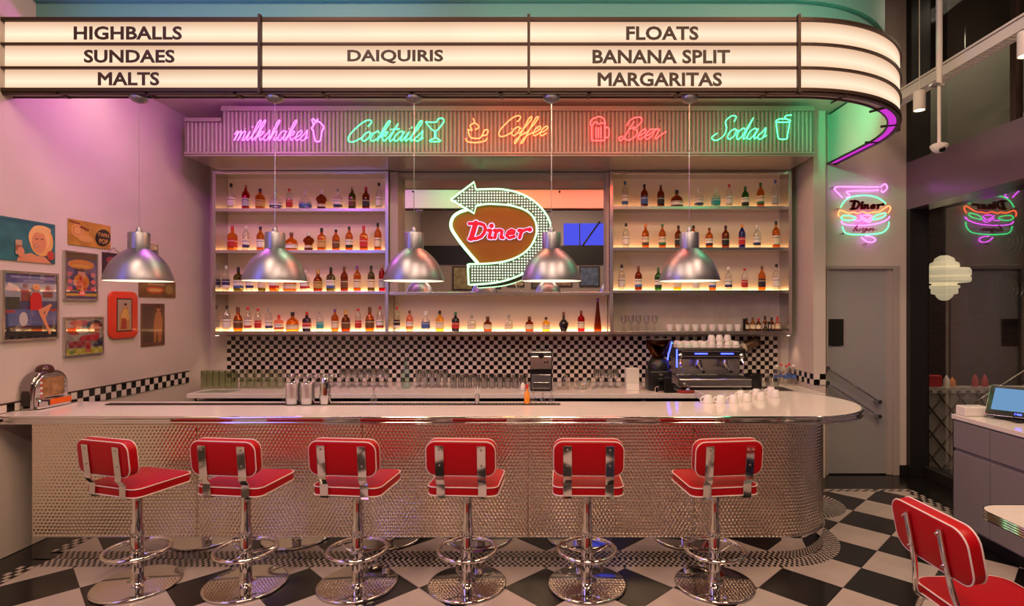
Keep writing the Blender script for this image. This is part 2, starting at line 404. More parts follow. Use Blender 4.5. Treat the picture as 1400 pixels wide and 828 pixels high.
for i in range(-14, 15):
    for j in range(-14, 15):
        cx = AX+H*(i-j); cy = AY+H*(i+j+1)
        if not (RX0-H < cx < RX1+H and RY0-H < cy < RY1+H): continue
        blk = (i+j) % 2 != 0
        poly = [(cx, cy-H), (cx+H, cy), (cx, cy+H), (cx-H, cy)]
        inside = cx-H >= RX0 and cx+H <= RX1 and cy-H >= RY0 and cy+H <= RY1
        if cx < 1.0 and cy-H > 4.0: continue      # under the counter
        m = M['tile_b'] if blk else M['tile_w']
        if inside:
            if blk not in base:
                o = tile_mesh([(0, -H), (H, 0), (0, H), (-H, 0)], m, 'tile').build('floor_tile', m, fl, loc=(cx, cy, 0)); base[blk] = o
            else:
                o = base[blk].copy(); COL.objects.link(o); o.location = (cx, cy, 0)
        else:
            for a, b2, c in ((-1, 0, -RX0), (1, 0, RX1), (0, -1, -RY0), (0, 1, RY1)): poly = clip(poly, a, b2, c)
            if len(poly) < 3: continue
            A = abs(sum(poly[k][0]*poly[(k+1) % len(poly)][1]-poly[(k+1) % len(poly)][0]*poly[k][1] for k in range(len(poly))))/2
            if A < .004: continue
            o = tile_mesh(poly, m, 'tile').build('floor_tile', m, fl)
        o['kind'] = 'structure'
def mosaic(name, pts, cell, rows, z=.0012, off0=0, parent=fl, rw=None):
    rw = rw or cell
    """checked mosaic band along a polyline; rows laid to the left of travel"""
    P = [np.array(p, float) for p in pts]; d = [0]
    for a, b3 in zip(P, P[1:]): d.append(d[-1]+np.linalg.norm(b3-a))
    n = max(1, round(d[-1]/cell)); xs = np.interp(np.linspace(0, d[-1], n+1), d, [p[0] for p in P]); ys = np.interp(np.linspace(0, d[-1], n+1), d, [p[1] for p in P])
    T = np.gradient(np.stack([xs, ys], 1), axis=0); T /= np.linalg.norm(T, axis=1)[:, None]; N = np.stack([-T[:, 1], T[:, 0]], 1)
    mb = MB(); g = .001
    for i in range(n):
        for r in range(rows):
            q = []
            for ii, rr in ((i, r), (i+1, r), (i+1, r+1), (i, r+1)):
                q.append((xs[ii]+N[ii, 0]*(off0+rr*rw), ys[ii]+N[ii, 1]*(off0+rr*rw), z))
            c = np.mean(q, axis=0); q = [tuple(c+(np.array(p)-c)*.95) for p in q]
            mb.add(q, [(0, 1, 2, 3)], (i+r) % 2)
    o = mb.build(name, [M['tile_w'], M['tile_b']], parent); o['kind'] = 'stuff'; return o
PC, PR = (1.60, 4.22), .45          # centre and radius of the counter body's round end
def arc(c, r, a0, a1, n=24): return [(c[0]+r*math.cos(math.radians(a0+(a1-a0)*k/n)), c[1]+r*math.sin(math.radians(a0+(a1-a0)*k/n))) for k in range(n+1)]
band = MB(); rr = PR+.115
pl = [(-3.22, 3.765-.115)]+[(1.6, PC[1]-rr)]+arc(PC, rr, -90, 60)
def flat_band(name, pts_out, width, z, m):
    P = np.array(pts_out, float); T = np.gradient(P, axis=0); T /= np.linalg.norm(T, axis=1)[:, None]; N = np.stack([-T[:, 1], T[:, 0]], 1)
    Q = P+N*width; n = len(P); mb = MB(); mb.add([(*p, z) for p in P]+[(*q, z) for q in Q], [(i, i+1, n+i+1, n+i) for i in range(n-1)])
    o = mb.build(name, m, fl); o['kind'] = 'structure'; return o
def dense(pts, st=.05):
    out = []
    for a, b3 in zip(pts, pts[1:]):
        n = max(1, int(math.dist(a, b3)/st)); out += [(a[0]+(b3[0]-a[0])*k/n, a[1]+(b3[1]-a[1])*k/n) for k in range(n)]
    return out+[pts[-1]]
mosaic('mosaic_band', dense([(-3.34, PC[1]-rr)]+pl[1:], .02), .0190, 4, rw=.028)
mosaic('mosaic_band', dense([(-3.34, 1.0), (-3.34, 3.66)]), .042, 3, rw=.034)
ring = arc((2.22, 4.86), .36, -100, 75)
mosaic('mosaic_band', ring, .020, 6, rw=.030)
mosaic('mosaic_band', dense([(2.5, 5.20), (3.42, 5.20)]), .04, 2, off0=-.05, rw=.028)
mosaic('mosaic_band', dense([(3.42, 5.15), (3.42, 2.6)]), .05, 3, off0=-.09, rw=.030)

# ---- door
d = MB().box(dx0+.02, dx1-.11, YD+.02, YD+.06, .01, dz-.03)
dr = struct('door_1', d, M['door'])
struct('door_frame', MB().box(dx0-.0, dx0+.02, YD-.015, YD+.14, 0, dz).box(dx1-.11, dx1-.06, YD+.01, YD+.14, 0, dz-.03).box(dx1-.06, dx1, YD-.015, YD+.14, 0, dz).box(dx0+.02, dx1-.06, YD-.015, YD+.14, dz-.03, dz), M['frame'], dr)
wx1 = X(1155, YD)
struct('door_window', MB().box(dx0+.03, wx1, YD+.012, YD+.022, Z(473, YD), Z(436, YD)), M['blackpaint'], dr)
struct('door_window_rim', MB().tube([(dx0+.03, YD+.014, Z(473, YD)), (wx1, YD+.014, Z(473, YD)), (wx1, YD+.014, Z(436, YD)), (dx0+.03, YD+.014, Z(436, YD))], .006, 6, closed=True), M['steel'], dr)
for k in (0, 1):
    t = thing('handrail', ('upper' if k == 0 else 'lower')+' slanting metal bar across the grey door', 'handrail', (0, 0, 0), group='slanting door bars')
    oy = YD-.05
    p0 = (X(1131, oy), oy, Z(503+20*k, oy)); p1 = (X(1202, oy), oy, Z(549+20*k, oy))
    MB().tube([p0, p1], .011, 8).build('rail', M['rust'] if k > 5 else M['steel'], t, smooth=True)
    mm = MB()
    for p in (p0, p1): mm.cyl((p[0], YD+.02, p[2]), (p[0], YD-.065, p[2]), .022, 12)
    mm.build('bracket', M['steel'], t, smooth=True)
# baseboard of the far wall
struct('baseboard_far', MB().box(dx1, 3.67, YD-.012, YD, 0, .1), M['blackpaint'])

# ---- checker tiles on walls
bs = struct('backsplash', MB().box(X(311, YB), X(1067, YB), YB-.006, YB, .88, 1.42), M['grout'], wb)
c = .0465; mbw = MB(); z0 = .885; nx = int((X(1067, YB)-X(311, YB))/c)
for i in range(nx):
    for j in range(12):
        xa = X(311, YB)+i*c; za = z0+j*c*.97
        if za+c > 1.42: continue
        mbw.box(xa+.001, xa+c-.001, YB-.010, YB-.006, za+.001, za+c*.97-.001, (i+j) % 2)
o = mbw.build('mosaic_tiles', [M['ctile_w'], M['ctile_b']], bs); o['kind'] = 'stuff'
tb = struct('trim_2', MB().box(XL, XL+.004, 3.0, 5.75, .925, 1.04), M['grout'])
struct('cap_rail', MB().box(XL, XL+.012, 3.0, 5.75, 1.04, 1.047), M['rust'], tb)
proto = {}
n = 48; ty = 2.75/n
for i in range(n):
    for j in range(2):
        k = (i+j) % 2
        if k not in proto:
            proto[k] = MB().box(0, .006, -ty/2+.0012, ty/2-.0012, -.0265, .0265).build('tile', M['ctile_b'] if k else M['ctile_w'], tb); o = proto[k]
        else: o = proto[k].copy(); COL.objects.link(o)
        o.location = (XL+.003, 3.0+ty*(i+.5), .955+.0555*j); o['kind'] = 'structure'
tb2 = struct('trim_3', MB().box(2.676, 2.68, YC, YB-.012, .925, 1.04).box(2.676, 2.80, YC-.004, YC, .925, 1.04), M['grout'])
proto = {}
for i in range(9):
    for j in range(2):
        k = (i+j) % 2
        if k not in proto: proto[k] = MB().box(-.006, 0, -.029, .029, -.0265, .0265).build('tile', M['ctile_b'] if k else M['ctile_w'], tb2); o = proto[k]
        else: o = proto[k].copy(); COL.objects.link(o)
        o.location = (2.676, YC+.03+.06*i, .955+.0555*j); o['kind'] = 'structure'
proto = {}
for i in range(2):
    for j in range(2):
        k = (i+j+1) % 2
        if k not in proto: proto[k] = MB().box(-.028, .028, -.006, 0, -.0265, .0265).build('tile', M['ctile_b'] if k else M['ctile_w'], tb2); o = proto[k]
        else: o = proto[k].copy(); COL.objects.link(o)
        o.location = (2.708+.06*i, YC-.004, .955+.0555*j); o['kind'] = 'structure'

# ================================================================ MARQUEE
MC, MR, MY = (1.75, 4.98), 1.20, 3.78
def mq(off, x0=XL, n=28, c=MC, r=MR):
    R = r-off; return [(x0, c[1]-R)]+arc(c, R, -90, 0, n)+[(c[0]+R, YD)]
def ribbon(mb, pts, pts2, z0, z1, mi=None):
    n = len(pts); vs = [(*p, z0) for p in pts]+[(*p, z1) for p in pts]+[(*p, z1) for p in pts2]+[(*p, z0) for p in pts2]
    fs = []
    for i in range(n-1):
        for a, b4 in ((0, 1), (1, 2), (2, 3), (3, 0)): fs.append((a*n+i, a*n+i+1, b4*n+i+1, b4*n+i))
    fs += [(0, n, 2*n, 3*n), (n-1, 4*n-1, 3*n-1, 2*n-1)]
    mb.add(vs, fs, mi); return mb
DC = (1.75, 5.23)
drum_o = mq(0, c=DC); drum_i = mq(.08, c=DC)
mbx = MB(); ribbon(mbx, drum_o, drum_i, ZN, 3.905); do2 = mq(-.03, c=DC); ribbon(mbx, do2, drum_i, 3.905, 5.0)
struct('drum_wall', mbx, M['teal'])
poly = [(p[0], min(p[1], YB)) for p in drum_i]; poly[-1] = (poly[-1][0], YD); poly += [(2.80, YD), (2.80, YB), (XL, YB)]
struct('ceiling_niche', MB().prism(poly, ZN, ZN+.04), M['wall'])
mq_t = thing('marquee_sign', 'long backlit marquee sign with dark letters curving round above the bar', 'sign', (0, 0, 0))
ZT, ZBt = Z(28, MY), Z(124, MY)
rows = [(Z(58.5, MY), Z(30, MY)), (Z(91, MY), Z(62.5, MY)), (Z(121.5, MY), Z(95, MY))]
def panel_mat():
    m = bpy.data.materials.new('backlit_acrylic'); m.use_nodes = True; nt = m.node_tree; nt.nodes.clear()
    o = nt.nodes.new('ShaderNodeOutputMaterial'); e = nt.nodes.new('ShaderNodeEmission'); tc = nt.nodes.new('ShaderNodeTexCoord'); sp = nt.nodes.new('ShaderNodeSeparateXYZ')
    nt.links.new(tc.outputs['Generated'], sp.inputs[0])
    rp = nt.nodes.new('ShaderNodeValToRGB'); el = rp.color_ramp.elements
    el[0].position = 0; el[0].color = (.86, .56, .36, 1); el[1].position = 1; el[1].color = (.70, .42, .27, 1)
    e2 = el.new(.4); e2.color = (.98, .80, .58, 1)
    nz = nt.nodes.new('ShaderNodeTexNoise'); nz.inputs['Scale'].default_value = 1.2
    mr = nt.nodes.new('ShaderNodeMapRange'); mr.inputs[3].default_value = .86; mr.inputs[4].default_value = 1.12
    nt.links.new(tc.outputs['Object'], nz.inputs[0]); nt.links.new(nz.outputs[0], mr.inputs[0]); nt.links.new(mr.outputs[0], e.inputs[1])
    nt.links.new(sp.outputs['Z'], rp.inputs[0]); nt.links.new(rp.outputs[0], e.inputs[0]); nt.links.new(e.outputs[0], o.inputs[0]); return m
PM = panel_mat()
bays = [XL+.01, X(357, MY), X(723, MY), MC[0]-.035]
for (za, zb) in rows:
    for i in range(3):
        MB().box(bays[i]+.008, bays[i+1]-.008, MY, MY+.006, za, zb).build('light_panel', PM, mq_t)
    A = [(MC[0]-.02, MY)]+arc(MC, MR, -90, 0, 28)+[(MC[0]+MR, YD)]; Bp = [(MC[0]-.02, MY+.006)]+arc(MC, MR-.006, -90, 0, 28)+[(MC[0]+MR-.006, YD)]
    ribbon(MB(), A, Bp, za, zb).build('light_panel', PM, mq_t)
bx = MB(); ribbon(bx, mq(.012), mq(.07), ZBt, ZT)
bx.build('light_box', M['white'], mq_t)
for zc, nm in ((ZT+.005, 'top_rail'), ((rows[0][0]+rows[1][1])/2, 'cross_rail'), ((rows[1][0]+rows[2][1])/2, 'cross_rail'), (ZBt+.004, 'bottom_rail')):
    h = .012 if nm != 'cross_rail' else .007
    ribbon(MB(), mq(-.014), mq(.012), zc-h, zc+h).build(nm, M['rust'], mq_t)
for xb in bays[1:]:
    MB().box(xb-.009, xb+.009, MY-.03, MY, ZBt-.02, ZT+.03).build('post', M['rust'], mq_t)
for a in (-18,):
    p = (MC[0]+MR*math.cos(math.radians(a)), MC[1]+MR*math.sin(math.radians(a)))
    MB().box(p[0]-.01, p[0]+.03, p[1]-.03, p[1]+.01, ZBt-.02, ZT+.02).build('post', M['rust'], mq_t)
# hanging ladder frame under the light box
zl = ZBt-.012
ribbon(MB(), mq(-.005), mq(.02), zl-.012, zl+.012).build('outer_bar', M['rust'], mq_t)
ribbon(MB(), mq(.076), mq(.088), zl-.008, zl+.008).build('inner_bar', M['rust'], mq_t)
ribbon(MB(), mq(.02), mq(.076), zl+.002, zl+.006).build('soffit_panel', mat('soffit_white', (.6, .5, .5), .4), mq_t)
px = -3.3
while px < MC[0]:
    MB().box(px-.012, px+.012, MY-.005, MY+.09, zl-.010, zl+.001).build('rung', M['rust'], mq_t); px += .30*2
for a in (-75, -52, -28, -4):
    a_ = math.radians(a); p0 = (MC[0]+(MR+.01)*math.cos(a_), MC[1]+(MR+.01)*math.sin(a_), zl-.004); p1 = (MC[0]+(MR-.13)*math.cos(a_), MC[1]+(MR-.13)*math.sin(a_), zl-.006)
    MB().tube([p0, p1], .010, 4).build('rung', M['rust'], mq_t)
led = MB(); A = arc(MC, MR-.025, -50, 0, 14)+[(MC[0]+MR-.025, YD-.05)]; Bq = arc(MC, MR-.076, -50, 0, 14)+[(MC[0]+MR-.076, YD-.05)]
ribbon(led, A, Bq, zl-.004, zl+.003); led.build('magenta_led_strip', emis('magenta_led', (.62, .04, .62), .85), mq_t)
# letters, one object each
def text_letters(body, x0, x1, zb, zt, y, parent, m, off=.0, name='letter', ext=.003, islands=True):
    cu = bpy.data.curves.new('t', 'FONT'); cu.body = body; cu.size = 1; cu.extrude = .02; cu.bevel_depth = off; cu.bevel_resolution = 0; cu.resolution_u = 3; cu.space_character = 1.02
    ob = bpy.data.objects.new('t', cu); COL.objects.link(ob); bpy.context.view_layer.update()
    me = bpy.data.meshes.new_from_object(ob.evaluated_get(bpy.context.evaluated_depsgraph_get()))
    bpy.data.objects.remove(ob); bpy.data.curves.remove(cu)
    V = np.array([v.co[:] for v in me.vertices]); mn, mx = V.min(0), V.max(0)
    sx = (x1-x0)/(mx[0]-mn[0]); sz = (zt-zb)/(mx[1]-mn[1])
    W = np.stack([x0+(V[:, 0]-mn[0])*sx, y-(V[:, 2]-mn[2])/(mx[2]-mn[2])*ext, zb+(V[:, 1]-mn[1])*sz], 1)
    bm = bmesh.new(); bm.from_mesh(me); bmesh.ops.remove_doubles(bm, verts=bm.verts, dist=1e-5)
    bpy.data.meshes.remove(me)
    bm.verts.ensure_lookup_table(); seen = set(); isl = []
    V2 = [v.co.copy() for v in bm.verts]
    for v in bm.verts:
        if v.index in seen: continue
        st = [v]; comp = []; seen.add(v.index)
        while st:
            q = st.pop(); comp.append(q.index)
            for e in q.link_edges:
                r = e.other_vert(q)
                if r.index not in seen: seen.add(r.index); st.append(r)
        isl.append(comp)
    if not islands: isl = [sum(isl, [])]
    for comp in isl:
        mp_ = {k: i for i, k in enumerate(comp)}; cs = set(comp)
        fs = [tuple(mp_[v.index] for v in f.verts) for f in bm.faces if f.verts[0].index in cs]
        vs = [(x0+(V2[k].x-mn[0])*sx, y-(V2[k].z-mn[2])/(mx[2]-mn[2])*ext, zb+(V2[k].y-mn[1])*sz) for k in comp]
        mb = MB(); mb.add(vs, fs); mb.build(name, m, parent)
    bm.free()
LM = mat('letter_brown', (.05, .022, .012), .5)
for body, a, b5, t0, t1 in (('HIGHBALLS', 101, 249, 36, 54.5), ('SUNDAES', 115, 239, 68, 86), ('MALTS', 134, 218, 98.5, 117), ('DAIQUIRIS', 475, 606, 68, 87),
                          ('FLOATS', 856, 955, 36, 55), ('BANANA SPLIT', 810, 998, 68, 87), ('MARGARITAS', 817, 987, 99, 118)):
    y = MY-.001; text_letters(body, X(a, y), X(b5, y), Z(t1, y), Z(t0, y), y, mq_t, LM, off=.030)

# ================================================================ FLUTED SOFFIT
YS = 5.30
so = thing('fluted_soffit', 'corrugated metal soffit above the bottle shelves carrying the neon words', 'soffit', (0, 0, 0))
xa, xs_, xb = X(253, YS), X(303, YS), X(1113, YS); zb_, zt_, zt2 = 3.14, Z(145, YS), Z(161, YS)
MB().box(xa+.005, xs_, YS+.03, YB-.002, zb_+.012, zt2-.01).box(xs_, xb-.005, YS+.03, YB-.002, zb_+.012, zt_-.01).build('carcass', M['jambs'], so)
MB().box(xa, xb, YS+.0, YB-.004, zb_, zb_+.012).build('underside_panel', mat('soffit_underside', (.45, .38, .33), .22, .5), so)
def flutes(x0, x1, z0, z1, name):
    per = .0385; n = int((x1-x0)/per); prof = [(0, .012), (.10, .004), (.22, 0), (.68, 0), (.80, .004), (.90, .012)]
    pts = []
    for i in range(n):
        for u, d_ in prof: pts.append((x0+(i+u)*(x1-x0)/n, YS+.006+d_*1.3))
    pts.append((x1, YS+.02)); mb = MB(); m_ = len(pts)
    mb.add([(*p, z0) for p in pts]+[(*p, z1) for p in pts], [(i, i+1, m_+i+1, m_+i) for i in range(m_-1)])
    mb.build(name, M['fluted'], so, smooth=True, ang=50)
flutes(xa, xs_, zb_+.035, zt2-.04, 'fluted_sheet'); flutes(xs_, xb, zb_+.035, zt_-.05, 'fluted_sheet')
MB().box(xs_, xb, YS-.02, YS+.03, zt_-.05, zt_-.028).box(xs_, xb, YS-.01, YS+.03, zt_-.028, zt_).build('top_trim', M['fluted'], so, bevel=.004)
MB().box(xa, xs_, YS-.02, YS+.03, zt2-.04, zt2-.02).box(xa, xs_, YS-.01, YS+.03, zt2-.02, zt2).build('top_trim', M['fluted'], so, bevel=.004)
MB().box(xa, xb, YS-.02, YS+.03, zb_+.012, zb_+.035).box(xa, xb, YS-.01, YS+.02, zb_-.006, zb_+.012).build('bottom_trim', M['fluted'], so, bevel=.004)
MB().box(xb-.005, xb, YS, YB-.01, zb_+.012, zt_).box(xa, xa+.005, YS, YB-.01, zb_+.012, zt2).build('end_panel', M['fluted'], so)
# ================================================================ NEON
GLY = {
 'm': ([[(0, .6), (.15, .95), (.22, .8), (.15, 0), (.3, .7), (.48, .95), (.54, .7), (.46, 0), (.62, .7), (.82, .95), (.88, .7), (.82, .1), (.95, .02), (1.08, .3)]], 1.08),
 'i': ([[(0, .3), (.18, .92), (.12, .2), (.22, .02), (.4, .3)], [(.22, 1.3), (.25, 1.42)]], .4),
 'l': ([[(0, .3), (.3, 1.2), (.42, 1.9), (.28, 2.0), (.15, 1.4), (.1, .4), (.2, .02), (.4, .3)]], .4),
 'k': ([[(0, .3), (.28, 1.2), (.4, 1.9), (.28, 2.0), (.15, 1.4), (.06, 0)], [(.1, .35), (.38, .88), (.55, .85), (.45, .55), (.18, .45), (.35, .3), (.5, .02), (.72, .3)]], .7),
 's': ([[(0, .3), (.26, .8), (.32, 1.05), (.42, .55), (.38, .12), (.18, 0), (.04, .14)], [(.38, .12), (.58, .35)]], .52),
 'h': ([[(0, .3), (.28, 1.2), (.4, 1.9), (.28, 2.0), (.15, 1.4), (.06, 0), (.2, .65), (.4, .95), (.48, .65), (.42, .15), (.52, .02), (.7, .3)]], .7),
 'a': ([[(.55, .8), (.35, .98), (.1, .7), (.05, .25), (.2, 0), (.42, .25), (.58, .95), (.52, .3), (.62, .02), (.78, .3)]], .75),
 'e': ([[(0, .3), (.3, .45), (.5, .8), (.36, 1.0), (.12, .7), (.1, .25), (.28, 0), (.58, .3)]], .55),
 'o': ([[(.35, .95), (.1, .7), (.05, .25), (.25, 0), (.48, .3), (.5, .75), (.35, .95)], [(.48, .8), (.68, .75)]], .62),
 'c': ([[(.5, .8), (.35, 1), (.1, .7), (.05, .25), (.25, 0), (.58, .3)]], .55),
 't': ([[(0, .3), (.25, 1.1), (.32, 1.75), (.18, .5), (.2, .1), (.32, 0), (.5, .3)], [(-.05, 1.15), (.6, 1.22)]], .45),
 'f': ([[(0, .2), (.3, 1.0), (.5, 1.75), (.42, 2.0), (.28, 1.7), (.18, .6), (.08, -.6), (-.06, -.8), (-.05, -.45), (.25, .1), (.55, .35)]], .5),
 'r': ([[(0, .3), (.15, .98), (.28, .98), (.42, .9), (.32, .3), (.42, .02), (.62, .35), (1.0, .75)]], .6),
 'd': ([[(.5, .8), (.3, 1), (.08, .7), (.05, .25), (.2, 0), (.42, .3), (.7, 1.95), (.55, .3), (.64, .02), (.8, .3)]], .75),
 'u': ([[(0, .3), (.12, .92), (.08, .2), (.25, 0), (.45, .3), (.52, .92), (.48, .2), (.58, .02), (.75, .3)]], .72),
 'b': ([[(0, .3), (.28, 1.2), (.36, 1.9), (.22, 1.95), (.1, 1.0), (.1, .1), (.3, 0), (.48, .35), (.4, .85), (.2, .8)], [(.42, .75), (.65, .7)]], .62),
 'g': ([[(.5, .8), (.3, 1), (.08, .7), (.05, .25), (.2, .02), (.42, .3), (.52, .9), (.42, -.5), (.2, -.85), (0, -.6), (.3, 0), (.7, .35)]], .68),
 'C': ([[(1.05, 1.45), (1.2, 1.85), (1.0, 2.1), (.6, 1.9), (.2, 1.2), (-.02, .5), (.1, 0), (.5, -.05), (1.0, .4)]], .95),
 'B': ([[(.42, 1.7), (.25, .9), (.1, .1), (-.1, -.12), (-.28, .15), (0, .3)], [(-.05, 1.3), (.15, 1.95), (.75, 2.15), (1.0, 1.75), (.75, 1.2), (.45, 1.08), (.9, .85), (.95, .3), (.55, -.08), (.15, .1)]], 1.1),
 'S': ([[(1.0, 1.6), (1.0, 2.05), (.65, 2.1), (.4, 1.6), (.65, 1.0), (.65, .3), (.25, -.12), (-.12, .15), (.15, .55)]], .9),
}
def neon_word(word, px0, px1, py0, py1, y, m, root, r=.0052, slant=.30, name='letter', flat=False):
    """fit cursive strokes of `word` in the given box and sweep each letter as its own glass tube"""
    L = []; cx = 0
    for ch in word:
        st, adv = GLY[ch]; L.append([[(cx+x+slant*z_, z_) for x, z_ in smooth_path(s_, 4)] for s_ in st]); cx += adv
    al = [p for l in L for s_ in l for p in s_]; mnx = min(p[0] for p in al); mxx = max(p[0] for p in al); mnz = min(p[1] for p in al); mxz = max(p[1] for p in al)
    x0, x1, z0, z1 = X(px0, y), X(px1, y), Z(py1, y), Z(py0, y)
    for l in L:
        mb = MB()
        for s_ in l: mb.tube([(x0+(p[0]-mnx)/(mxx-mnx)*(x1-x0), y, z0+(p[1]-mnz)/(mxz-mnz)*(z1-z0)) for p in s_], r, 6)
        mb.build(name, m, root, smooth=True)
def neon_px(paths, ox, oy, sc, y, m, root, r=.0056, name='outline', sub=5):
    mb = MB()
    for q in paths:
        closed = len(q) > 3 and q[0] == q[-1]
        qq = q[:-1] if closed else q
        P = smooth_path(qq, sub, closed) if len(qq) > 2 else qq
        mb.tube([(X(ox+a/sc, y), y, Z(oy+b6/sc, y)) for a, b6 in P], r, 6, closed=closed)
    return mb.build(name, m, root, smooth=True)
def neon_root(label): return thing('neon_sign', label, 'neon sign', (0, 0, 0), group='neon words on the soffit')
YN = YS-.035
R_ = neon_root('magenta neon word milkshakes with a milkshake glass outline')
neon_word('milkshakes', 320, 421, 164, 192, YN, NE['purple'], R_, r=.0036)
neon_px([[(262, 605), (272, 590), (285, 572), (303, 578), (320, 600), (312, 618), (306, 650), (300, 666), (282, 666), (276, 650), (270, 618), (262, 605)], [(272, 588), (264, 566), (272, 562), (284, 575)], [(286, 574), (292, 560)]], 350, 0, 3.451, YN, NE['purple'], R_)
G_ = neon_root('green neon word Cocktails with a cocktail glass outline')
neon_word('Cocktails', 476, 579, 164, 194, YN, NE['green'], G_)
neon_px([[(800, 575), (845, 620), (888, 572)], [(800, 575), (850, 576), (858, 562), (880, 558), (888, 568)], [(845, 620), (842, 650), (822, 660), (824, 667), (866, 667), (868, 660), (850, 650), (848, 620)]], 350, 0, 3.451, YN, NE['green'], G_, sub=3)
O_ = neon_root('orange neon word Coffee with a steaming coffee cup outline')
neon_word('Coffee', 682, 749, 158, 196, YN, NE['orange'], O_)
neon_px([[(988, 652), (1000, 668), (1040, 672), (1080, 664), (1090, 650)], [(1000, 610), (1010, 645), (1035, 652), (1060, 648), (1078, 612)], [(1078, 614), (1094, 612), (1090, 634), (1068, 640)], [(1020, 612), (1010, 592), (1030, 578), (1024, 558)], [(1034, 612), (1052, 598), (1034, 580)], [(1000, 610), (1020, 616)]], 350, 0, 3.451, YN, NE['orange'], O_)
B_ = neon_root('red neon word Beer with a foaming beer mug outline')
neon_word('Beer', 846, 911, 160, 192, YN, NE['red'], B_)
neon_px([[(376, 592), (376, 655), (384, 662), (430, 662), (438, 655), (438, 592)], [(370, 588), (374, 566), (392, 556), (412, 550), (432, 560), (440, 586), (424, 578), (410, 586), (394, 574), (380, 590), (370, 588)], [(438, 602), (456, 604), (456, 644), (438, 648)], [(396, 600), (396, 650)], [(408, 600), (408, 650)], [(420, 600), (420, 650)]], 700, 0, 3.451, YN, NE['red'], B_, sub=3)
S_ = neon_root('green neon word Sodas with a lidded soda cup outline')
neon_word('Sodas', 973, 1048, 158, 192, YN, NE['green'], S_)
neon_px([[(38, 575), (46, 640), (54, 655), (86, 655), (92, 640), (102, 575)], [(36, 575), (50, 562), (92, 562), (104, 575), (36, 576)], [(78, 562), (84, 546), (112, 543)]], 1050, 0, 3.451, YN, NE['green'], S_, sub=3)
for root_, xs2 in ((R_, (335, 395)), (G_, (500, 560)), (O_, (700, 735)), (B_, (862, 895)), (S_, (985, 1030))):
    for q in xs2: MB().cyl((X(q, YN), YN, Z(176, YN)), (X(q, YN), YS+.012, Z(176, YN)), .004, 6).build('standoff', M['steel'], root_)
    MB().cyl((X(xs2[1]+8, YN), YS-.02, Z(163, YN)), (X(xs2[1]+8, YN), YS+.012, Z(163, YN)), .006, 8).build('screw', M['chrome'], root_)
# burger sign
YG = YD-.05; U = thing('burger_neon_sign', 'multicoloured neon hamburger sign with arrow on the wall above the grey door', 'neon sign', (0, 0, 0))
def bx_(paths, m, nm, **k): neon_px(paths, 1130, 240, 7.527, YG, m, U, name=nm, r=.0056, **k)
bx_([[(160, 225), (125, 185), (88, 150), (90, 122), (120, 114), (300, 114), (540, 116)], [(535, 150), (240, 158), (212, 175), (240, 205), (205, 230)], [(560, 115), (600, 86), (625, 122), (585, 170), (560, 150)]], NE['purple'], 'arrow_tube', sub=5)
bx_([[(145, 325), (180, 270), (240, 225), (330, 206), (430, 204), (520, 225), (580, 260), (610, 290)]], NE['green'], 'bun_top_tube')
bx_([[(130, 420), (120, 395), (140, 358), (180, 368), (230, 385), (280, 375), (320, 388), (375, 370), (420, 388), (480, 375), (540, 370), (590, 340), (640, 312), (658, 340), (632, 385)]], NE['orange'], 'sauce_tube')
bx_([[(152, 430), (180, 410), (240, 412), (300, 432), (270, 455), (200, 460), (160, 445), (152, 430)], [(478, 445), (500, 415), (560, 392), (608, 385), (598, 415), (540, 440), (490, 450), (478, 445)], [(163, 520), (180, 570), (230, 600), (400, 606), (560, 590), (620, 550), (640, 505), (640, 475)]], NE['green'], 'lettuce_and_bun_tube')
bx_([[(150, 468), (180, 498), (280, 512), (420, 508), (540, 488), (620, 455), (650, 420)], [(345, 408), (420, 455), (470, 415)], [(350, 435), (425, 478), (465, 455)], [(375, 406), (450, 406)], [(290, 462), (350, 460)], [(360, 635), (410, 675), (470, 684), (505, 662), (470, 630), (400, 622)]], NE['purple'], 'cheese_and_patty_tube')
def strokes(mb, S2, fx, fz, w_, y0, y1, mi=None, wz=None):
    """flat lettering: thick flat strokes with round ends"""
    for pts, ww in S2:
        P = [np.array((fx(a), fz(b7))) for a, b7 in pts]; r2 = w_*ww/2
        for p in P: mb.prism([(p[0]+r2*math.cos(2*PI*k/10), p[1]+r2*math.sin(2*PI*k/10)) for k in range(10)], y0, y1, 'y', mi)
        for p, q in zip(P, P[1:]):
            d_ = q-p; L_ = np.linalg.norm(d_)
            if L_ < 1e-6: continue
            nn = np.array((-d_[1], d_[0]))/L_*r2
            mb.prism([tuple(p+nn), tuple(p-nn), tuple(q-nn), tuple(q+nn)], y0, y1, 'y', mi)
DIN = {'D': [([(272, 340), (262, 380), (248, 440)], 1.5), ([(222, 340), (300, 340), (325, 352), (332, 375), (322, 410), (300, 436), (270, 444), (222, 446)], 1.0)],
       'i': [([(352, 392), (372, 392), (362, 435), (380, 436)], 1.1), ([(374, 360), (376, 358)], 1.3)],
       'n': [([(395, 392), (412, 392), (400, 436)], 1.1), ([(408, 405), (430, 390), (446, 396), (438, 435), (455, 436)], 1.0)],
       'e': [([(490, 415), (530, 410), (535, 395), (515, 388), (495, 400), (485, 425), (500, 440), (535, 430)], .95)],
       'r': [([(565, 392), (585, 392), (572, 436)], 1.1), ([(582, 405), (600, 390), (625, 385), (640, 388)], .95), ([(640, 384), (644, 384)], 1.4)]}
fxb = lambda a: X(1130+(235+(a-215)*.79)/7.527, YG); fzb = lambda b8: Z(240+(258+(b8-330)*.76)/7.527, YG)
for ch, sks in DIN.items():
    mb = MB(); strokes(mb, sks, fxb, fzb, .020, YG-.02, YG-.005); mb.build('letter', mat('dark_red_letter', (.22, .006, .012), .4), U)
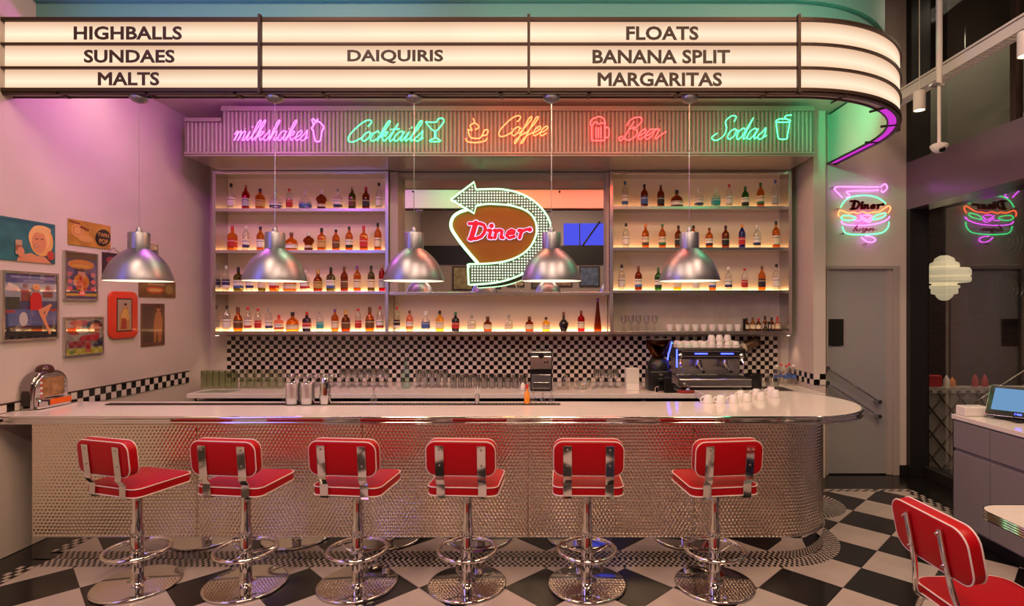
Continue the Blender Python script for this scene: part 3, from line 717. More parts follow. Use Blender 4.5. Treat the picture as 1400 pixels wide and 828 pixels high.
neon_word('burger', 1166, 1199, 308, 319, YG-.012, mat('red_script', (.35, .01, .04), .4), U, r=.004)
for a, b9 in ((55, 125), (165, 595), (405, 700), (110, 345)): MB().cyl((X(1130+a/7.527, YG), YG-.01, Z(240+b9/7.527, YG)), (X(1130+a/7.527, YG), YD, Z(240+b9/7.527, YG)), .008, 8).build('standoff', M['steel'], U)
# ================================================================ SHELF UNITS
YF, YBK = 5.87, 6.10
ledm = M['led']
def unit(name, lab, xa, xb, zt, boards, zbot, backs=None):
    t = thing(name, lab, 'shelf unit', (0, 0, 0))
    fr = MB(); fw = .035
    fr.box(xa, xa+fw, YF, YBK+.02, zbot-.03, zt).box(xb-fw, xb, YF, YBK+.02, zbot-.03, zt).box(xa+fw, xb-fw, YF, YBK+.02, zt-.03, zt)
    fr.build('frame', M['steel'], t, bevel=.002)
    zs = sorted(boards)+[zt-.03]
    for i, zb0 in enumerate(sorted(boards)):
        MB().box(xa+fw+.001, xb-fw-.001, YF+.005, YBK, zb0-.032, zb0).build('shelf', M['steel'], t, bevel=.002)
        glossy = backs and i in backs
        MB().box(xa+fw+.001, xb-fw-.001, YBK, YBK+.015, zb0, zs[i+1]-(.032 if i+1 < len(boards) else 0)).build('back_panel', M['glosstile'] if glossy else M['backpan'], t)
        if not glossy: MB().box(xa+fw+.01, xb-fw-.01, YBK-.028, YBK-.014, zb0+.0005, zb0+.009).build('led_strip', ledm, t)
    return t
M['backpan'] = mat('shelf_back', (.74, .62, .52), .35)
M['glosstile'] = mat('glossy_white_tile', (.50, .44, .40), .07, noise=.15, nscale=5)
LZ = [2.745, 2.306, 1.872, 1.446]; RZ = [2.768, 2.333, 1.883, 1.450]
LU = unit('bottle_shelf', 'tall lit bottle shelf unit left of the mirror', X(290, YF), X(531, YF), 3.135, LZ, 1.446)
RU = unit('bottle_shelf', 'tall lit bottle shelf unit right of the mirror', X(834, YF), X(1083, YF), 3.135, RZ, 1.45, backs={0})
# square joints of the glossy tile in the cup compartment
g = MB(); xx = X(845, YBK)
while xx < X(1066, YBK): g.box(xx, xx+.003, YBK-.0015, YBK, 1.45, 1.85); xx += .15
for zz in (1.60, 1.75): g.box(X(840, YBK), X(1070, YBK), YBK-.0015, YBK, zz, zz+.003)
g.build('tile_joints', M['grout'], RU)
MU = thing('low_bottle_shelf', 'low lit bottle shelf below the mirror', 'shelf', (0, 0, 0))
xa, xb = X(531, YF)+.004, X(834, YF)-.004
MB().box(xa, xb, YF+.005, YBK, 1.414, 1.446).build('shelf', M['steel'], MU, bevel=.002)
MB().box(xa, xb, YBK, YBK+.015, 1.446, 1.83).build('back_panel', M['backpan'], MU)
MB().box(xa+.01, xb-.01, YBK-.028, YBK-.014, 1.4465, 1.455).build('led_strip', ledm, MU)
MB().box(xa, xb, YF+.005, YBK+.02, 1.83, 1.862).build('top_board', M['steel'], MU, bevel=.002)
# mirror
mt = thing('wall_mirror', 'wide mirror in a taupe frame behind the arrow sign', 'mirror', (0, 0, 0))
MB().box(xa+.09, xb-.03, 6.05, 6.06, 1.865, 3.10).build('glass', M['mirror'], mt)
MB().box(xa, xa+.09, 5.90, 6.07, 1.863, 3.135).box(xb-.03, xb, 5.90, 6.07, 1.863, 3.135).box(xa+.09, xb-.03, 5.93, 6.07, 3.10, 3.135).build('frame', M['jambs'], mt, bevel=.003)
for px in (565, 765): MB().cyl((X(px, 6.05), 6.03, Z(262, 6.05)), (X(px, 6.05), 6.05, Z(262, 6.05)), .010, 10).build('clip', M['black'], mt)
# ================================================================ BOTTLES
KIND = {
 'tall':  ([(0, 0), (.86, 0), (1, .03), (1, .60), (.85, .68), (.45, .76), (.34, .80), (.34, .92)], .038, 0, .87),
 'slim':  ([(0, 0), (.9, 0), (1, .03), (1, .66), (.7, .76), (.36, .84), (.36, .92)], .034, 0, .88),
 'square': ([(0, 0), (.9, 0), (1, .03), (1, .60), (.75, .68), (.34, .72), (.34, .88)], .040, .75, .83),
 'wide':  ([(0, 0), (.9, 0), (1, .04), (.95, .35), (.82, .55), (.45, .66), (.26, .70), (.26, .86)], .068, 0, .80),
 'globe': ([(0, 0), (.75, 0), (.8, .05), (.72, .30), (.75, .38), (1, .48), (1, .56), (.8, .66), (.35, .74), (.3, .84)], .055, 0, .78),
 'cone':  ([(0, 0), (.95, 0), (1, .03), (.75, .35), (.42, .70), (.28, .92)], .043, 0, .88),
 'vase':  ([(0, 0), (.62, 0), (.7, .05), (1, .28), (1, .40), (.6, .55), (.28, .62), (.25, .85)], .052, 0, .80),
 'squat': ([(0, 0), (.9, 0), (1, .04), (1, .45), (.8, .60), (.4, .68), (.38, .82)], .046, 0, .78),
}
GN = dict(clear='clear', amber='amber', orange='orange', dark='dark amber', red='red', green='green', olive='olive', yellow='yellow', black='black', blue='dark blue', teal='pale teal', rose='pink')
def bottle(px, hpx, kind, gc, cap, lab, zb0, label, group, y=5.975, wf=1.0):
    h = hpx*y/F; prof, r, sq, cz = KIND[kind]; r = r*wf
    t = thing('bottle', label, 'bottle', (X(px, y), y, zb0+.0005), random.uniform(-.2, .2), group)
    MB().lathe([(a*r, b*h) for a, b in prof], 14, sq=sq).build('glass_body', GL[gc], t, smooth=True, ang=50)
    rc = r*prof[-1][0]*1.12
    MB().lathe([(rc, cz*h), (rc, h*.99), (rc*.85, h)], 10).build('cap', LC.get(cap, LC['black']), t, smooth=True)
    if lab:
        parts_ = lab.split('+'); lo, hi = {'globe': (.10, .28), 'wide': (.12, .34), 'cone': (.08, .2), 'vase': (.2, .36)}.get(kind, (.14, .46))
        rl = lambda zf: np.interp(zf, [q[1] for q in prof], [q[0] for q in prof])*r*1.015
        m2 = MB(); seg = 14
        sr = 1.0
        zm = lo+(hi-lo)*.3 if len(parts_) > 1 else hi
        pr = [(rl(lo), lo*h), (rl(zm), zm*h)]
        m2.lathe(pr, seg, sq=sq, cap=False, mi=0)
        if len(parts_) > 1: m2.lathe([(rl(zm), zm*h), (rl(hi), hi*h)], seg, sq=sq, cap=False, mi=1)
        mk = len(parts_)  # a small printed band
        zc = lo+(hi-lo)*.72
        m2.lathe([(rl(zc)*1.01, zc*h), (rl(zc+.02)*1.01, (zc+.022)*h)], seg, sq=sq, cap=False, mi=mk)
        bandc = LC['black'] if parts_[-1] in ('white', 'cream', 'clear', 'gold', 'silver') else LC['cream']
        m2.build('label', [LC[parts_[0]]]+([LC[parts_[1]]] if len(parts_) > 1 else [])+[bandc], t, smooth=True)
    return t
def row(items, zb0, where, group, **k):
    n = len(items)
    for i, it in enumerate(items):
        px, hpx, kind, gc, cap, lab = it[:6]
        ll = (lab.split('+')[-1]+' label') if lab else 'no label'
        shape = {'tall': '', 'slim': 'slim ', 'square': 'square ', 'wide': 'wide ', 'globe': 'round-bellied ', 'cone': 'tall cone-shaped ', 'vase': 'vase-shaped ', 'squat': 'short '}[kind]
        pos = ORD[i]+' from left,'
        bottle(px, hpx, kind, gc, cap, lab, zb0, f'{shape}{GN[gc]} bottle, {cap} cap, {ll}, {pos} {where}'.replace('tall cone-shaped', 'cone-shaped').replace('round-bellied dark amber', 'round-bellied dark') + f'', group, **k)
g1 = 'bottles on the left shelf unit'; g2 = 'bottles on the right shelf unit'
row([(316, 36, 'tall', 'clear', 'black', 'white'), (336, 34, 'tall', 'red', 'tan', 'silver'), (355.7, 29, 'square', 'amber', 'black', 'gold'), (377.5, 29, 'wide', 'clear', 'silver', 'navy+white'), (395.5, 29, 'slim', 'clear', 'red', 'red'),
     (417.5, 26, 'wide', 'clear', 'clear', 'blue'), (439.4, 27, 'globe', 'dark', 'clear', 'brown+cream'), (462, 29, 'square', 'clear', 'grey', 'navy+white'), (481.5, 31, 'tall', 'olive', 'tan', 'brown'), (500.4, 31, 'tall', 'dark', 'red', 'black'), (518, 37, 'slim', 'clear', 'black', 'white')], LZ[0], 'left unit top shelf', g1)
row([(317.7, 34, 'square', 'orange', 'red', 'red'), (336, 34, 'slim', 'clear', 'clear', 'navy+white'), (356, 33, 'tall', 'amber', 'black', 'white'), (377, 33, 'tall', 'green', 'black', 'white'), (398.4, 25, 'wide', 'amber', 'brown', 'white'),
     (422, 26, 'globe', 'dark', 'clear', 'brown+cream'), (439.7, 31, 'square', 'amber', 'black', 'gold'), (459.3, 29, 'tall', 'amber', 'black', 'brown'), (477.4, 33, 'tall', 'amber', 'black', 'black+white'), (497.3, 34, 'square', 'orange', 'red', 'red'), (516.6, 38, 'tall', 'amber', 'black', 'cream')], LZ[1], 'left unit second shelf', g1)
row([(308.8, 35, 'tall', 'clear', 'silver', 'white+navy'), (326, 33, 'square', 'olive', 'black', 'blue+white'), (341.3, 33, 'tall', 'clear', 'silver', 'navy+white'), (358, 33, 'tall', 'olive', 'black', 'cream'), (374.7, 33, 'square', 'amber', 'red', 'red+white'), (396.4, 28, 'wide', 'amber', 'black', 'cream'),
     (417, 29, 'square', 'clear', 'clear', 'red+white'), (434.7, 30, 'squat', 'dark', 'gold', 'gold'), (452.3, 33, 'square', 'olive', 'black', 'blue+white'), (470.7, 34, 'tall', 'dark', 'brown', 'brown'), (488.5, 35, 'tall', 'amber', 'purple', 'cream'), (507.5, 35, 'tall', 'olive', 'black', 'cream'), (522.3, 36, 'slim', 'red', 'tan', 'silver')], LZ[2], 'left unit third shelf', g1)
row([(310.3, 35, 'tall', 'clear', 'black', 'white'), (325.5, 33, 'squat', 'amber', 'brown', 'brown'), (338.7, 33, 'tall', 'clear', 'red', 'red+white'), (352.6, 31, 'slim', 'clear', 'red', 'red'), (367.7, 31, 'tall', 'clear', 'grey', 'navy+white'), (381.2, 22, 'square', 'rose', 'red', 'red+white'), (400, 26, 'wide', 'orange', 'black', 'cream'),
     (419.5, 26, 'square', 'black', 'red', 'white+red'), (437.5, 27, 'tall', 'clear', 'grey', 'teal'), (457.9, 30, 'tall', 'amber', 'purple', 'cream'), (472.8, 29, 'squat', 'dark', 'gold', 'olive' if 'olive' in LC else 'brown'), (489.8, 31, 'slim', 'clear', 'red', 'red'), (505.6, 33, 'squat', 'amber', 'brown', 'brown'), (519.5, 34, 'tall', 'clear', 'red', 'red+white')], LZ[3], 'left unit bottom shelf', g1)
row([(542.6, 33, 'slim', 'clear', 'red', 'white+black'), (560, 28, 'tall', 'rose', 'brown', 'orange+white'), (582, 27, 'squat', 'clear', 'clear', 'blue'), (601.3, 28, 'square', 'yellow', 'black', 'cream'), (622.8, 26, 'square', 'black', 'green', 'red'), (645, 22, 'square', 'clear', 'grey', 'cream'), (666.8, 20, 'squat', 'dark', 'brown', 'cream'),
     (695.6, 22, 'square', 'clear', 'grey', 'cream'), (723.8, 20, 'squat', 'dark', 'brown', 'cream'), (746.6, 19, 'square', 'yellow', 'black', 'cream'), (770.7, 26, 'vase', 'black', 'brown', ''), (794.6, 28, 'tall', 'red', 'brown', 'cream'), (817.2, 45, 'cone', 'dark', 'purple', '')], 1.446, 'under the mirror', 'bottles on the shelf under the mirror')
row([(854.5, 36, 'slim', 'clear', 'blue', 'blue+white'), (881, 32, 'tall', 'dark', 'black', 'blue'), (903.4, 31, 'tall', 'dark', 'brown', 'black'), (925.2, 24, 'wide', 'dark', 'black', 'white'), (955.6, 26, 'square', 'clear', 'clear', 'navy+white'), (978.7, 26, 'square', 'teal', 'clear', 'teal'), (996.9, 32, 'slim', 'clear', 'red', 'white'), (1018.9, 29, 'tall', 'green', 'green', 'black+white'), (1039.8, 34, 'tall', 'amber', 'green', 'green+cream'), (1059.9, 38, 'slim', 'clear', 'blue', 'grey')], RZ[0], 'right unit top shelf', g2)
row([(855.9, 34, 'tall', 'clear', 'black', 'white'), (882.5, 33, 'tall', 'amber', 'orange', 'brown+cream'), (905.5, 33, 'tall', 'amber', 'green', 'green+cream'), (927.5, 31, 'tall', 'dark', 'black', 'black'), (948, 31, 'tall', 'amber', 'black', 'cream'), (969.8, 28, 'tall', 'amber', 'brown', 'black+white'), (992, 31, 'tall', 'dark', 'black', 'black'), (1014.5, 32, 'slim', 'blue', 'orange', 'red'), (1035, 32, 'tall', 'clear', 'clear', 'navy+white'), (1061, 37, 'tall', 'amber', 'black', 'cream')], RZ[1], 'right unit second shelf', g2)
row([(850, 35, 'tall', 'clear', 'black', 'clear'), (872.8, 33, 'tall', 'dark', 'brown', 'blue+white'), (899.9, 31, 'tall', 'green', 'green', 'black+white'), (926, 29, 'square', 'yellow', 'black', 'cream'), (951.4, 29, 'tall', 'clear', 'silver', 'white'), (974, 29, 'tall', 'amber', 'black', 'blue+white'), (996, 32, 'tall', 'clear', 'clear', 'navy+white'), (1018, 30, 'slim', 'clear', 'red', 'red'), (1041.7, 33, 'tall', 'orange', 'brown', 'black'), (1061.5, 36, 'tall', 'clear', 'black', 'white')], RZ[2], 'right unit third shelf', g2)

# cup compartment of the right unit
zc = RZ[3]+.0006
def cup_proto(name, lab, grp, r, h, m, handle=True, wall=.004):
    t = thing(name, lab, 'cup' if handle else 'glass', group=grp)
    MB().lathe([(.0, .0), (r*.6, 0), (r*.66, .003), (r*.9, h*.45), (r, h), (r-wall, h), (r*.82, h*.45), (r*.5, .008), (0, .007)], 16, cap=False).build('bowl', m, t, smooth=True)
    if handle: MB().tube(smooth_path([(r*.9, 0, h*.85), (r*1.35, 0, h*.8), (r*1.4, 0, h*.45), (r*.85, 0, h*.25)], 4), .005, 6).build('handle', m, t, smooth=True)
    return t
cp = cup_proto('coffee_cup', '', 'white cups on the lower right shelf', .040, .068, M['porcelain'])
xs3 = [916+11.6*i for i in range(9)]
for i, px in enumerate(xs3):
    o = cp if i == 0 else dup(cp, (0, 0, 0))
    o.rotation_euler = (0, 0, PI/2+random.uniform(-.2, .2))
    o.location = (X(px, 5.97), 5.97, zc); o['label'] = f'white coffee cup, {ORD[i]} from left in the row on the right unit lowest shelf'
gp = thing('wine_glass', '', 'glass', group='glasses on the lower right shelf')
MB().lathe([(.0, .002), (.03, .0), (.031, .003), (.006, .008), (.004, .06), (.015, .07), (.034, .10), (.036, .13), (.030, .165), (.029, .165), (.033, .10), (.0, .072)], 16, cap=False).build('glass_body', GL['clear'], gp, smooth=True)
for i, px in enumerate((853, 863, 873, 884, 895)):
    o = gp if i == 0 else dup(gp, (0, 0, 0))
    o.location = (X(px, 5.97), 5.97, zc); o['label'] = f'clear stemmed glass, {ORD[i]} from left on the right unit lowest shelf'
for i, (px, gc, cap, h) in enumerate(((1021, 'dark', 'black', 17), (1029, 'amber', 'brown', 18), (1037, 'dark', 'red', 17), (1046, 'amber', 'black', 20), (1055, 'dark', 'black', 18), (1063, 'rose', 'red', 19))):
    bottle(px, h, 'squat', gc, cap, 'cream', zc, f'small {GN[gc]} bottle with {cap} cap, {ORD[i]} from left behind the black letters', 'small bottles on the lower right shelf', y=6.0, wf=.62)
t = thing('letter_stand', 'small black letters A and D standing on the right unit lowest shelf', 'letters', (0, 0, 0))
text_letters('AD', X(1043, 5.90), X(1055, 5.90), zc, zc+.10, 5.90, t, M['black'], off=.02, ext=.012)
MB().box(X(1016, 5.90), X(1019, 5.90), 5.89, 5.915, zc, zc+.13).build('letter_post', M['black'], t)
MB().box(X(1054, 5.90), X(1070, 5.90), 5.888, 5.91, zc, zc+.012).build('base', M['black'], t)

# ================================================================ DINER ARROW SIGN
YA = 5.66; A0 = lambda a: X(600+a/5.176, YA); B0 = lambda b: Z(240+b/5.176, YA)
ds = thing('arrow_sign', 'big lit curved arrow sign with the red word Diner in front of the mirror', 'sign', (0, 0, 0))
outer = smooth_path([(262, 100), (330, 97), (450, 98), (560, 122), (660, 172), (738, 245), (782, 320), (797, 400), (790, 480), (755, 560), (700, 628), (620, 682), (500, 733), (380, 760), (212, 773)], 6)
inner = smooth_path([(205, 627), (285, 625), (400, 618), (500, 598), (590, 556), (650, 500), (685, 430), (692, 380), (684, 325), (650, 272), (590, 235), (500, 210), (400, 202), (330, 202), (262, 215)], 6)
ring_ = outer+inner
# the arrow plate, as matching strips between the outer and inner edges (solid, 3 cm deep)
def resample(P, n):
    P = np.array(P, float); d_ = np.r_[0, np.cumsum(np.linalg.norm(np.diff(P, axis=0), axis=1))]; q = np.linspace(0, d_[-1], n)
    return np.stack([np.interp(q, d_, P[:, 0]), np.interp(q, d_, P[:, 1])], 1)
n = 40; O = resample(outer, n); I = resample(inner[::-1], n)
plate = MB(); vs = []
for P_, y_ in ((O, YA), (I, YA), (O, YA+.05), (I, YA+.05)): vs += [(A0(a), y_, B0(b)) for a, b in P_]
fs = []
for i in range(n-1):
    fs += [(i, i+1, n+i+1, n+i), (2*n+i, 3*n+i, 3*n+i+1, 2*n+i+1), (i, 2*n+i, 2*n+i+1, i+1), (n+i, n+i+1, 3*n+i+1, 3*n+i)]
fs += [(0, n, 3*n, 2*n), (n-1, 3*n-1, 4*n-1, 2*n-1)]
plate.add(vs, fs); plate.prism([(A0(a), B0(b)) for a, b in ((85, 170), (250, 268), (262, 215), (262, 100), (252, 45))], YA, YA+.05, 'y')
plate.build('arrow_plate', mat('sign_green_grey', (.10, .13, .10), .4), ds)
neon_tube = lambda pts, nm, r=.010, closed=False: MB().tube([(A0(a), YA-.008, B0(b)) for a, b in pts], r, 8, closed=closed).build(nm, NE['mint'], ds, smooth=True)
neon_tube([(85, 170), (252, 45)]+outer+[(205, 627)]+inner[1:]+[(252, 268), (85, 170)], 'outline_tube', .0095)
left = smooth_path([(205, 240), (150, 258), (105, 290), (86, 340), (95, 385), (130, 440), (175, 500), (225, 560), (278, 622)], 6)
neon_tube(left, 'left_tube', .016)
# brown infill board
bp_ = [(A0(a), B0(b)) for a, b in left]+[(A0(a), B0(b)) for a, b in inner[6:]]
cx0, cz0 = A0(380), B0(410); nb = len(bp_); mbb = MB()
for y_ in (YA+.02,): pass
vs = [(p[0], YA+.02, p[1]) for p in bp_]+[(p[0], YA+.04, p[1]) for p in bp_]+[(cx0, YA+.02, cz0), (cx0, YA+.04, cz0)]
fs = [(i, (i+1) % nb, 2*nb) for i in range(nb)]+[((i+1) % nb+nb, i+nb, 2*nb+1) for i in range(nb)]+[(i, (i+1) % nb, nb+(i+1) % nb, nb+i) for i in range(nb)]
mbb.add(vs, fs); mbb.build('brown_board', mat('brown_board', (.30, .11, .012), .35), ds)
# bulbs in a grid inside the arrow
from mathutils.geometry import intersect_point_tri_2d
def inpoly(x, y, P):
    c_ = False
    for i in range(len(P)):
        x1_, y1_ = P[i]; x2_, y2_ = P[i-1]
        if (y1_ > y) != (y2_ > y) and x < (x2_-x1_)*(y-y1_)/(y2_-y1_)+x1_: c_ = not c_
    return c_
arrow = [(85, 170), (252, 45)]+outer+inner+[(252, 268)]
bulbs = MB(); arr = np.array(arrow)
b = 60
while b < 770:
    a = 100
    while a < 790:
        if inpoly(a, b, arrow):
            dmin = 1e9
            for i in range(len(arrow)):
                p, q = arr[i-1], arr[i]; L2 = ((q-p)**2).sum(); tt = 0 if L2 == 0 else max(0, min(1, ((np.array([a, b])-p) @ (q-p))/L2)); dmin = min(dmin, np.linalg.norm(p+tt*(q-p)-np.array([a, b])))
            if dmin > 11: bulbs.lathe([(.0, .006), (.005, .0045), (.0095, 0)], 8, c=(A0(a), YA-.0005, B0(b)), M=Matrix.Rotation(PI/2, 3, 'X'), cap=False)
        a += 19.5
    b += 19.5
o = bulbs.build('bulbs', emis('bulb_glow', (.80, 1, .72), 1.15), ds, smooth=True); o['kind'] = 'stuff'
DN = {'D': [([(262, 335), (248, 385), (228, 447)], 1.55), ([(215, 340), (290, 340), (318, 350), (330, 372), (322, 405), (300, 432), (268, 445), (215, 449)], 1.05)],
      'i': [([(350, 388), (368, 388), (356, 438), (374, 440)], 1.05), ([(372, 357), (374, 355)], 1.45)],
      'n': [([(392, 388), (408, 388), (396, 440)], 1.05), ([(404, 402), (428, 385), (448, 392), (440, 438), (456, 440)], 1.0)],
      'e': [([(484, 414), (530, 408), (535, 394), (514, 385), (492, 398), (480, 425), (498, 441), (535, 430)], .95)],
      'r': [([(566, 388), (586, 388), (572, 440)], 1.1), ([(584, 402), (602, 388), (625, 380), (640, 384)], .9), ([(641, 382), (645, 382)], 1.4)]}
for ch, sk in DN.items():
    mb = MB(); strokes(mb, [(p, w_*1.0) for p, w_ in sk], A0, B0, .046, YA-.006, YA+.004, 0)
    mb.build('letter_halo', emis('halo_white', (.80, .62, 1), 1.2), ds)
    mb = MB(); strokes(mb, sk, A0, B0, .0325, YA-.014, YA-.006, 0); mb.build('letter', emis('letter_red', (.80, .02, .035), 1.0), ds)
MB().tube(smooth_path([(A0(600), YA, B0(730)), (A0(545), YA, B0(760)), (A0(560), YA+.02, B0(800)), (A0(580), 5.86, B0(800))], 5), .004, 6).build('cable', M['white'], ds)
for a in (250, 600): MB().cyl((A0(a), YA+.05, B0(150)), (A0(a), 6.049, B0(150)), .008, 8).build('standoff', M['steel'], ds)
# small framed things reflected come from the rear wall; see REAR ROOM

# ================================================================ PENDANT LAMPS
YP = 3.83
def lamp(px, label, z0=None):
    x = X(px, YP); zr = Z(384, YP)
    t = thing('pendant_lamp', label, 'lamp', (x, YP, zr), 0, 'pendant lamps over the bar')
    return t
prof = [(.205, 0), (.204, .012), (.198, .038), (.189, .064), (.174, .102), (.158, .130), (.136, .158), (.108, .186), (.084, .206), (.069, .216), (.065, .220)]
labs = ['spun aluminium pendant lamp, leftmost of five over the bar, in front of the posters', 'spun aluminium pendant lamp second from left, in front of the left bottle shelves',
        'middle pendant lamp of the five, left of the arrow sign', 'spun aluminium pendant lamp fourth from left, over the arrow sign tail', 'rightmost of the five pendant lamps, in front of the right bottle shelves']
L0 = lamp(190, labs[0])
MB().lathe(prof, 40, cap=False).build('shade', M['alu'], L0, smooth=True)
MB().lathe([(a-.003, b) for a, b in prof], 40, cap=False).build('shade_lining', M['lampwhite'], L0, smooth=True)
MB().lathe([(.065, .216), (.065, .325), (.061, .332), (.0, .332)], 32, cap=False).build('neck', M['alu'], L0, smooth=True)
MB().lathe([(.018, .332), (.018, .352), (.008, .372)], 16).build('cord_grip', M['alu'], L0, smooth=True)
MB().lathe([(0, .075), (.03, .08), (.045, .12), (.03, .16), (.02, .20)], 16, cap=False).build('bulb', emis('bulb', (1, .72, .42), 5), L0, smooth=True)
zcord = zl-.0165-Z(384, YP)
MB().cyl((0, 0, .37), (0, 0, zcord-.02), .0022, 6).build('cord', M['steel'], L0)
MB().lathe([(.012, zcord-.035), (.035, zcord-.03), (.056, zcord-.014), (.058, zcord)], 20).build('ceiling_rose', M['alu'], L0, smooth=True)
for px, lb in zip((376, 566, 754, 942.5), labs[1:]): dup(L0, (X(px, YP), YP, Z(384, YP)), label=lb)
# ================================================================ BAR COUNTER
ZTOP = .98
bc = thing('bar_counter', 'long bar counter with hammered steel front and white top', 'bar counter', (0, 0, 0))
XE = -3.47
MB().box(XE, PC[0], PC[1]-PR+.012, 4.2, .0, .924).build('carcass', M['dark'], bc)
MB().lathe([(PR-.012, 0), (PR-.012, .924)], 40, c=(PC[0], PC[1], 0)).build('round_end', M['dark'], bc, smooth=True)
kick = [(XE, PC[1]-PR)]+[(PC[0], PC[1]-PR)]+arc(PC, PR, -90, 100, 40); kin = [(XE, PC[1]-PR+.01)]+[(PC[0], PC[1]-PR+.01)]+arc(PC, PR-.01, -90, 100, 40)
ribbon(MB(), kick, kin, .001, .150).build('kickplate', M['mirror_steel'], bc, smooth=True, ang=60)
ribbon(MB(), [(XE, 3.755), (PC[0], 3.755)]+arc(PC, PR+.015, -90, 100, 30), [(XE, 3.77), (PC[0], 3.77)]+arc(PC, PR, -90, 100, 30), .150, .156).build('kick_trim', M['steel'], bc, smooth=True, ang=60)
# hammered sheets: real dimples in a hexagonal lattice
def hammered(s0, s1):
    st = .0052; total_z0, total_z1 = .156, .924
    ns = int((s1-s0)/st); nz = int((total_z1-total_z0)/st)
    s_ = np.linspace(s0, s1, ns+1); z_ = np.linspace(total_z0, total_z1, nz+1)
    Sg, Zg = np.meshgrid(s_, z_, indexing='ij'); p = .0258; q = p*math.sqrt(3)
    def dd(ox, oz):
        a = (Sg-ox)-np.round((Sg-ox)/p)*p; b = (Zg-oz)-np.round((Zg-oz)/q)*q; return a*a+b*b
    d2 = np.minimum(dd(0, 0), dd(p/2, q/2)); r2 = (p*.50)**2
    Hh = .0053*(.5+.5*np.cos(PI*np.sqrt(np.clip(d2/r2, 0, 1))))
    edge = np.minimum(Sg-s0, s1-Sg); Hh = Hh*np.clip(edge/.008, 0, 1)
    L1 = PC[0]-XE
    th = np.clip((Sg-L1)/PR, 0, None)-PI/2
    px_ = np.where(Sg <= L1, XE+Sg, PC[0]+PR*np.cos(th)); py_ = np.where(Sg <= L1, PC[1]-PR, PC[1]+PR*np.sin(th))
    nx_ = np.where(Sg <= L1, 0, np.cos(th)); ny_ = np.where(Sg <= L1, -1, np.sin(th))
    V = np.stack([px_+nx_*Hh, py_+ny_*Hh, Zg], -1).reshape(-1, 3)
    i = np.arange(ns)[:, None]*(nz+1)+np.arange(nz)[None, :]; i = i.ravel()
    Fc = np.stack([i, i+nz+1, i+nz+2, i+1], 1)
    me = bpy.data.meshes.new('hammered_sheet'); me.vertices.add(len(V)); me.vertices.foreach_set('co', V.ravel())
    me.loops.add(Fc.size); me.loops.foreach_set('vertex_index', Fc.ravel()); me.polygons.add(len(Fc))
    me.polygons.foreach_set('loop_start', np.arange(0, Fc.size, 4)); me.polygons.foreach_set('loop_total', np.full(len(Fc), 4))
    me.polygons.foreach_set('use_smooth', np.ones(len(Fc), bool)); me.materials.append(M['hammered']); me.update(); me.validate()
    o = bpy.data.objects.new('hammered_sheet', me); COL.objects.link(o); o.parent = bc
Lt = PC[0]-XE; cuts = [0, 1.12, 2.24, 3.36, 4.48, Lt+PR*math.radians(85), Lt+PR*math.radians(185)]
for a, b in zip(cuts, cuts[1:]): hammered(a+.001, b-.001)
TC, TR = (1.776, 4.28), .57
top = [(XL+.003, TC[1]-TR)]+arc(TC, TR, -90, 90, 36)+[(1.30, TC[1]+TR), (1.30, 4.27), (XL+.003, 4.27)]
ct = MB(); ct.prism(top, .926, ZTOP); ct.build('worktop', M['whitetop'], bc, bevel=.003)
epath = [(XL+.003, TC[1]-TR)]+dense([(XL+.003, TC[1]-TR), (TC[0], TC[1]-TR)], .5)[1:]+arc(TC, TR, -90, 90, 36)[1:]
def off_path(P, d_):
    A_ = np.array(P, float); T = np.gradient(A_, axis=0); T /= np.linalg.norm(T, axis=1)[:, None]; N = np.stack([T[:, 1], -T[:, 0]], 1); return [tuple(p) for p in A_+N*d_]
e1 = MB(); ribbon(e1, off_path(epath, .006), off_path(epath, .0005), .922, .978)
for zz, rr_ in ((.966, .0115), (.932, .009)): e1.tube([(*p, zz) for p in off_path(epath, .007)], rr_, 12)
e1.build('chrome_edge', M['chrome'], bc, smooth=True, ang=60)
mt_ = thing('bar_mat', 'long thin dark ribbed bar mat along the back edge of the counter', 'mat', (0, 0, 0))
xa, xb = X(150, 4.15), X(766, 4.15); k = MB(); k.box(xa, xb, 4.105, 4.165, ZTOP+.0005, ZTOP+.004); k.build('mat_sheet', M['dark'], mt_)
k = MB(); x = xa
while x < xb: k.box(x, x+.012, 4.105, 4.165, ZTOP+.004, ZTOP+.0075); x += .024
k.build('ribs', M['rust'], mt_)

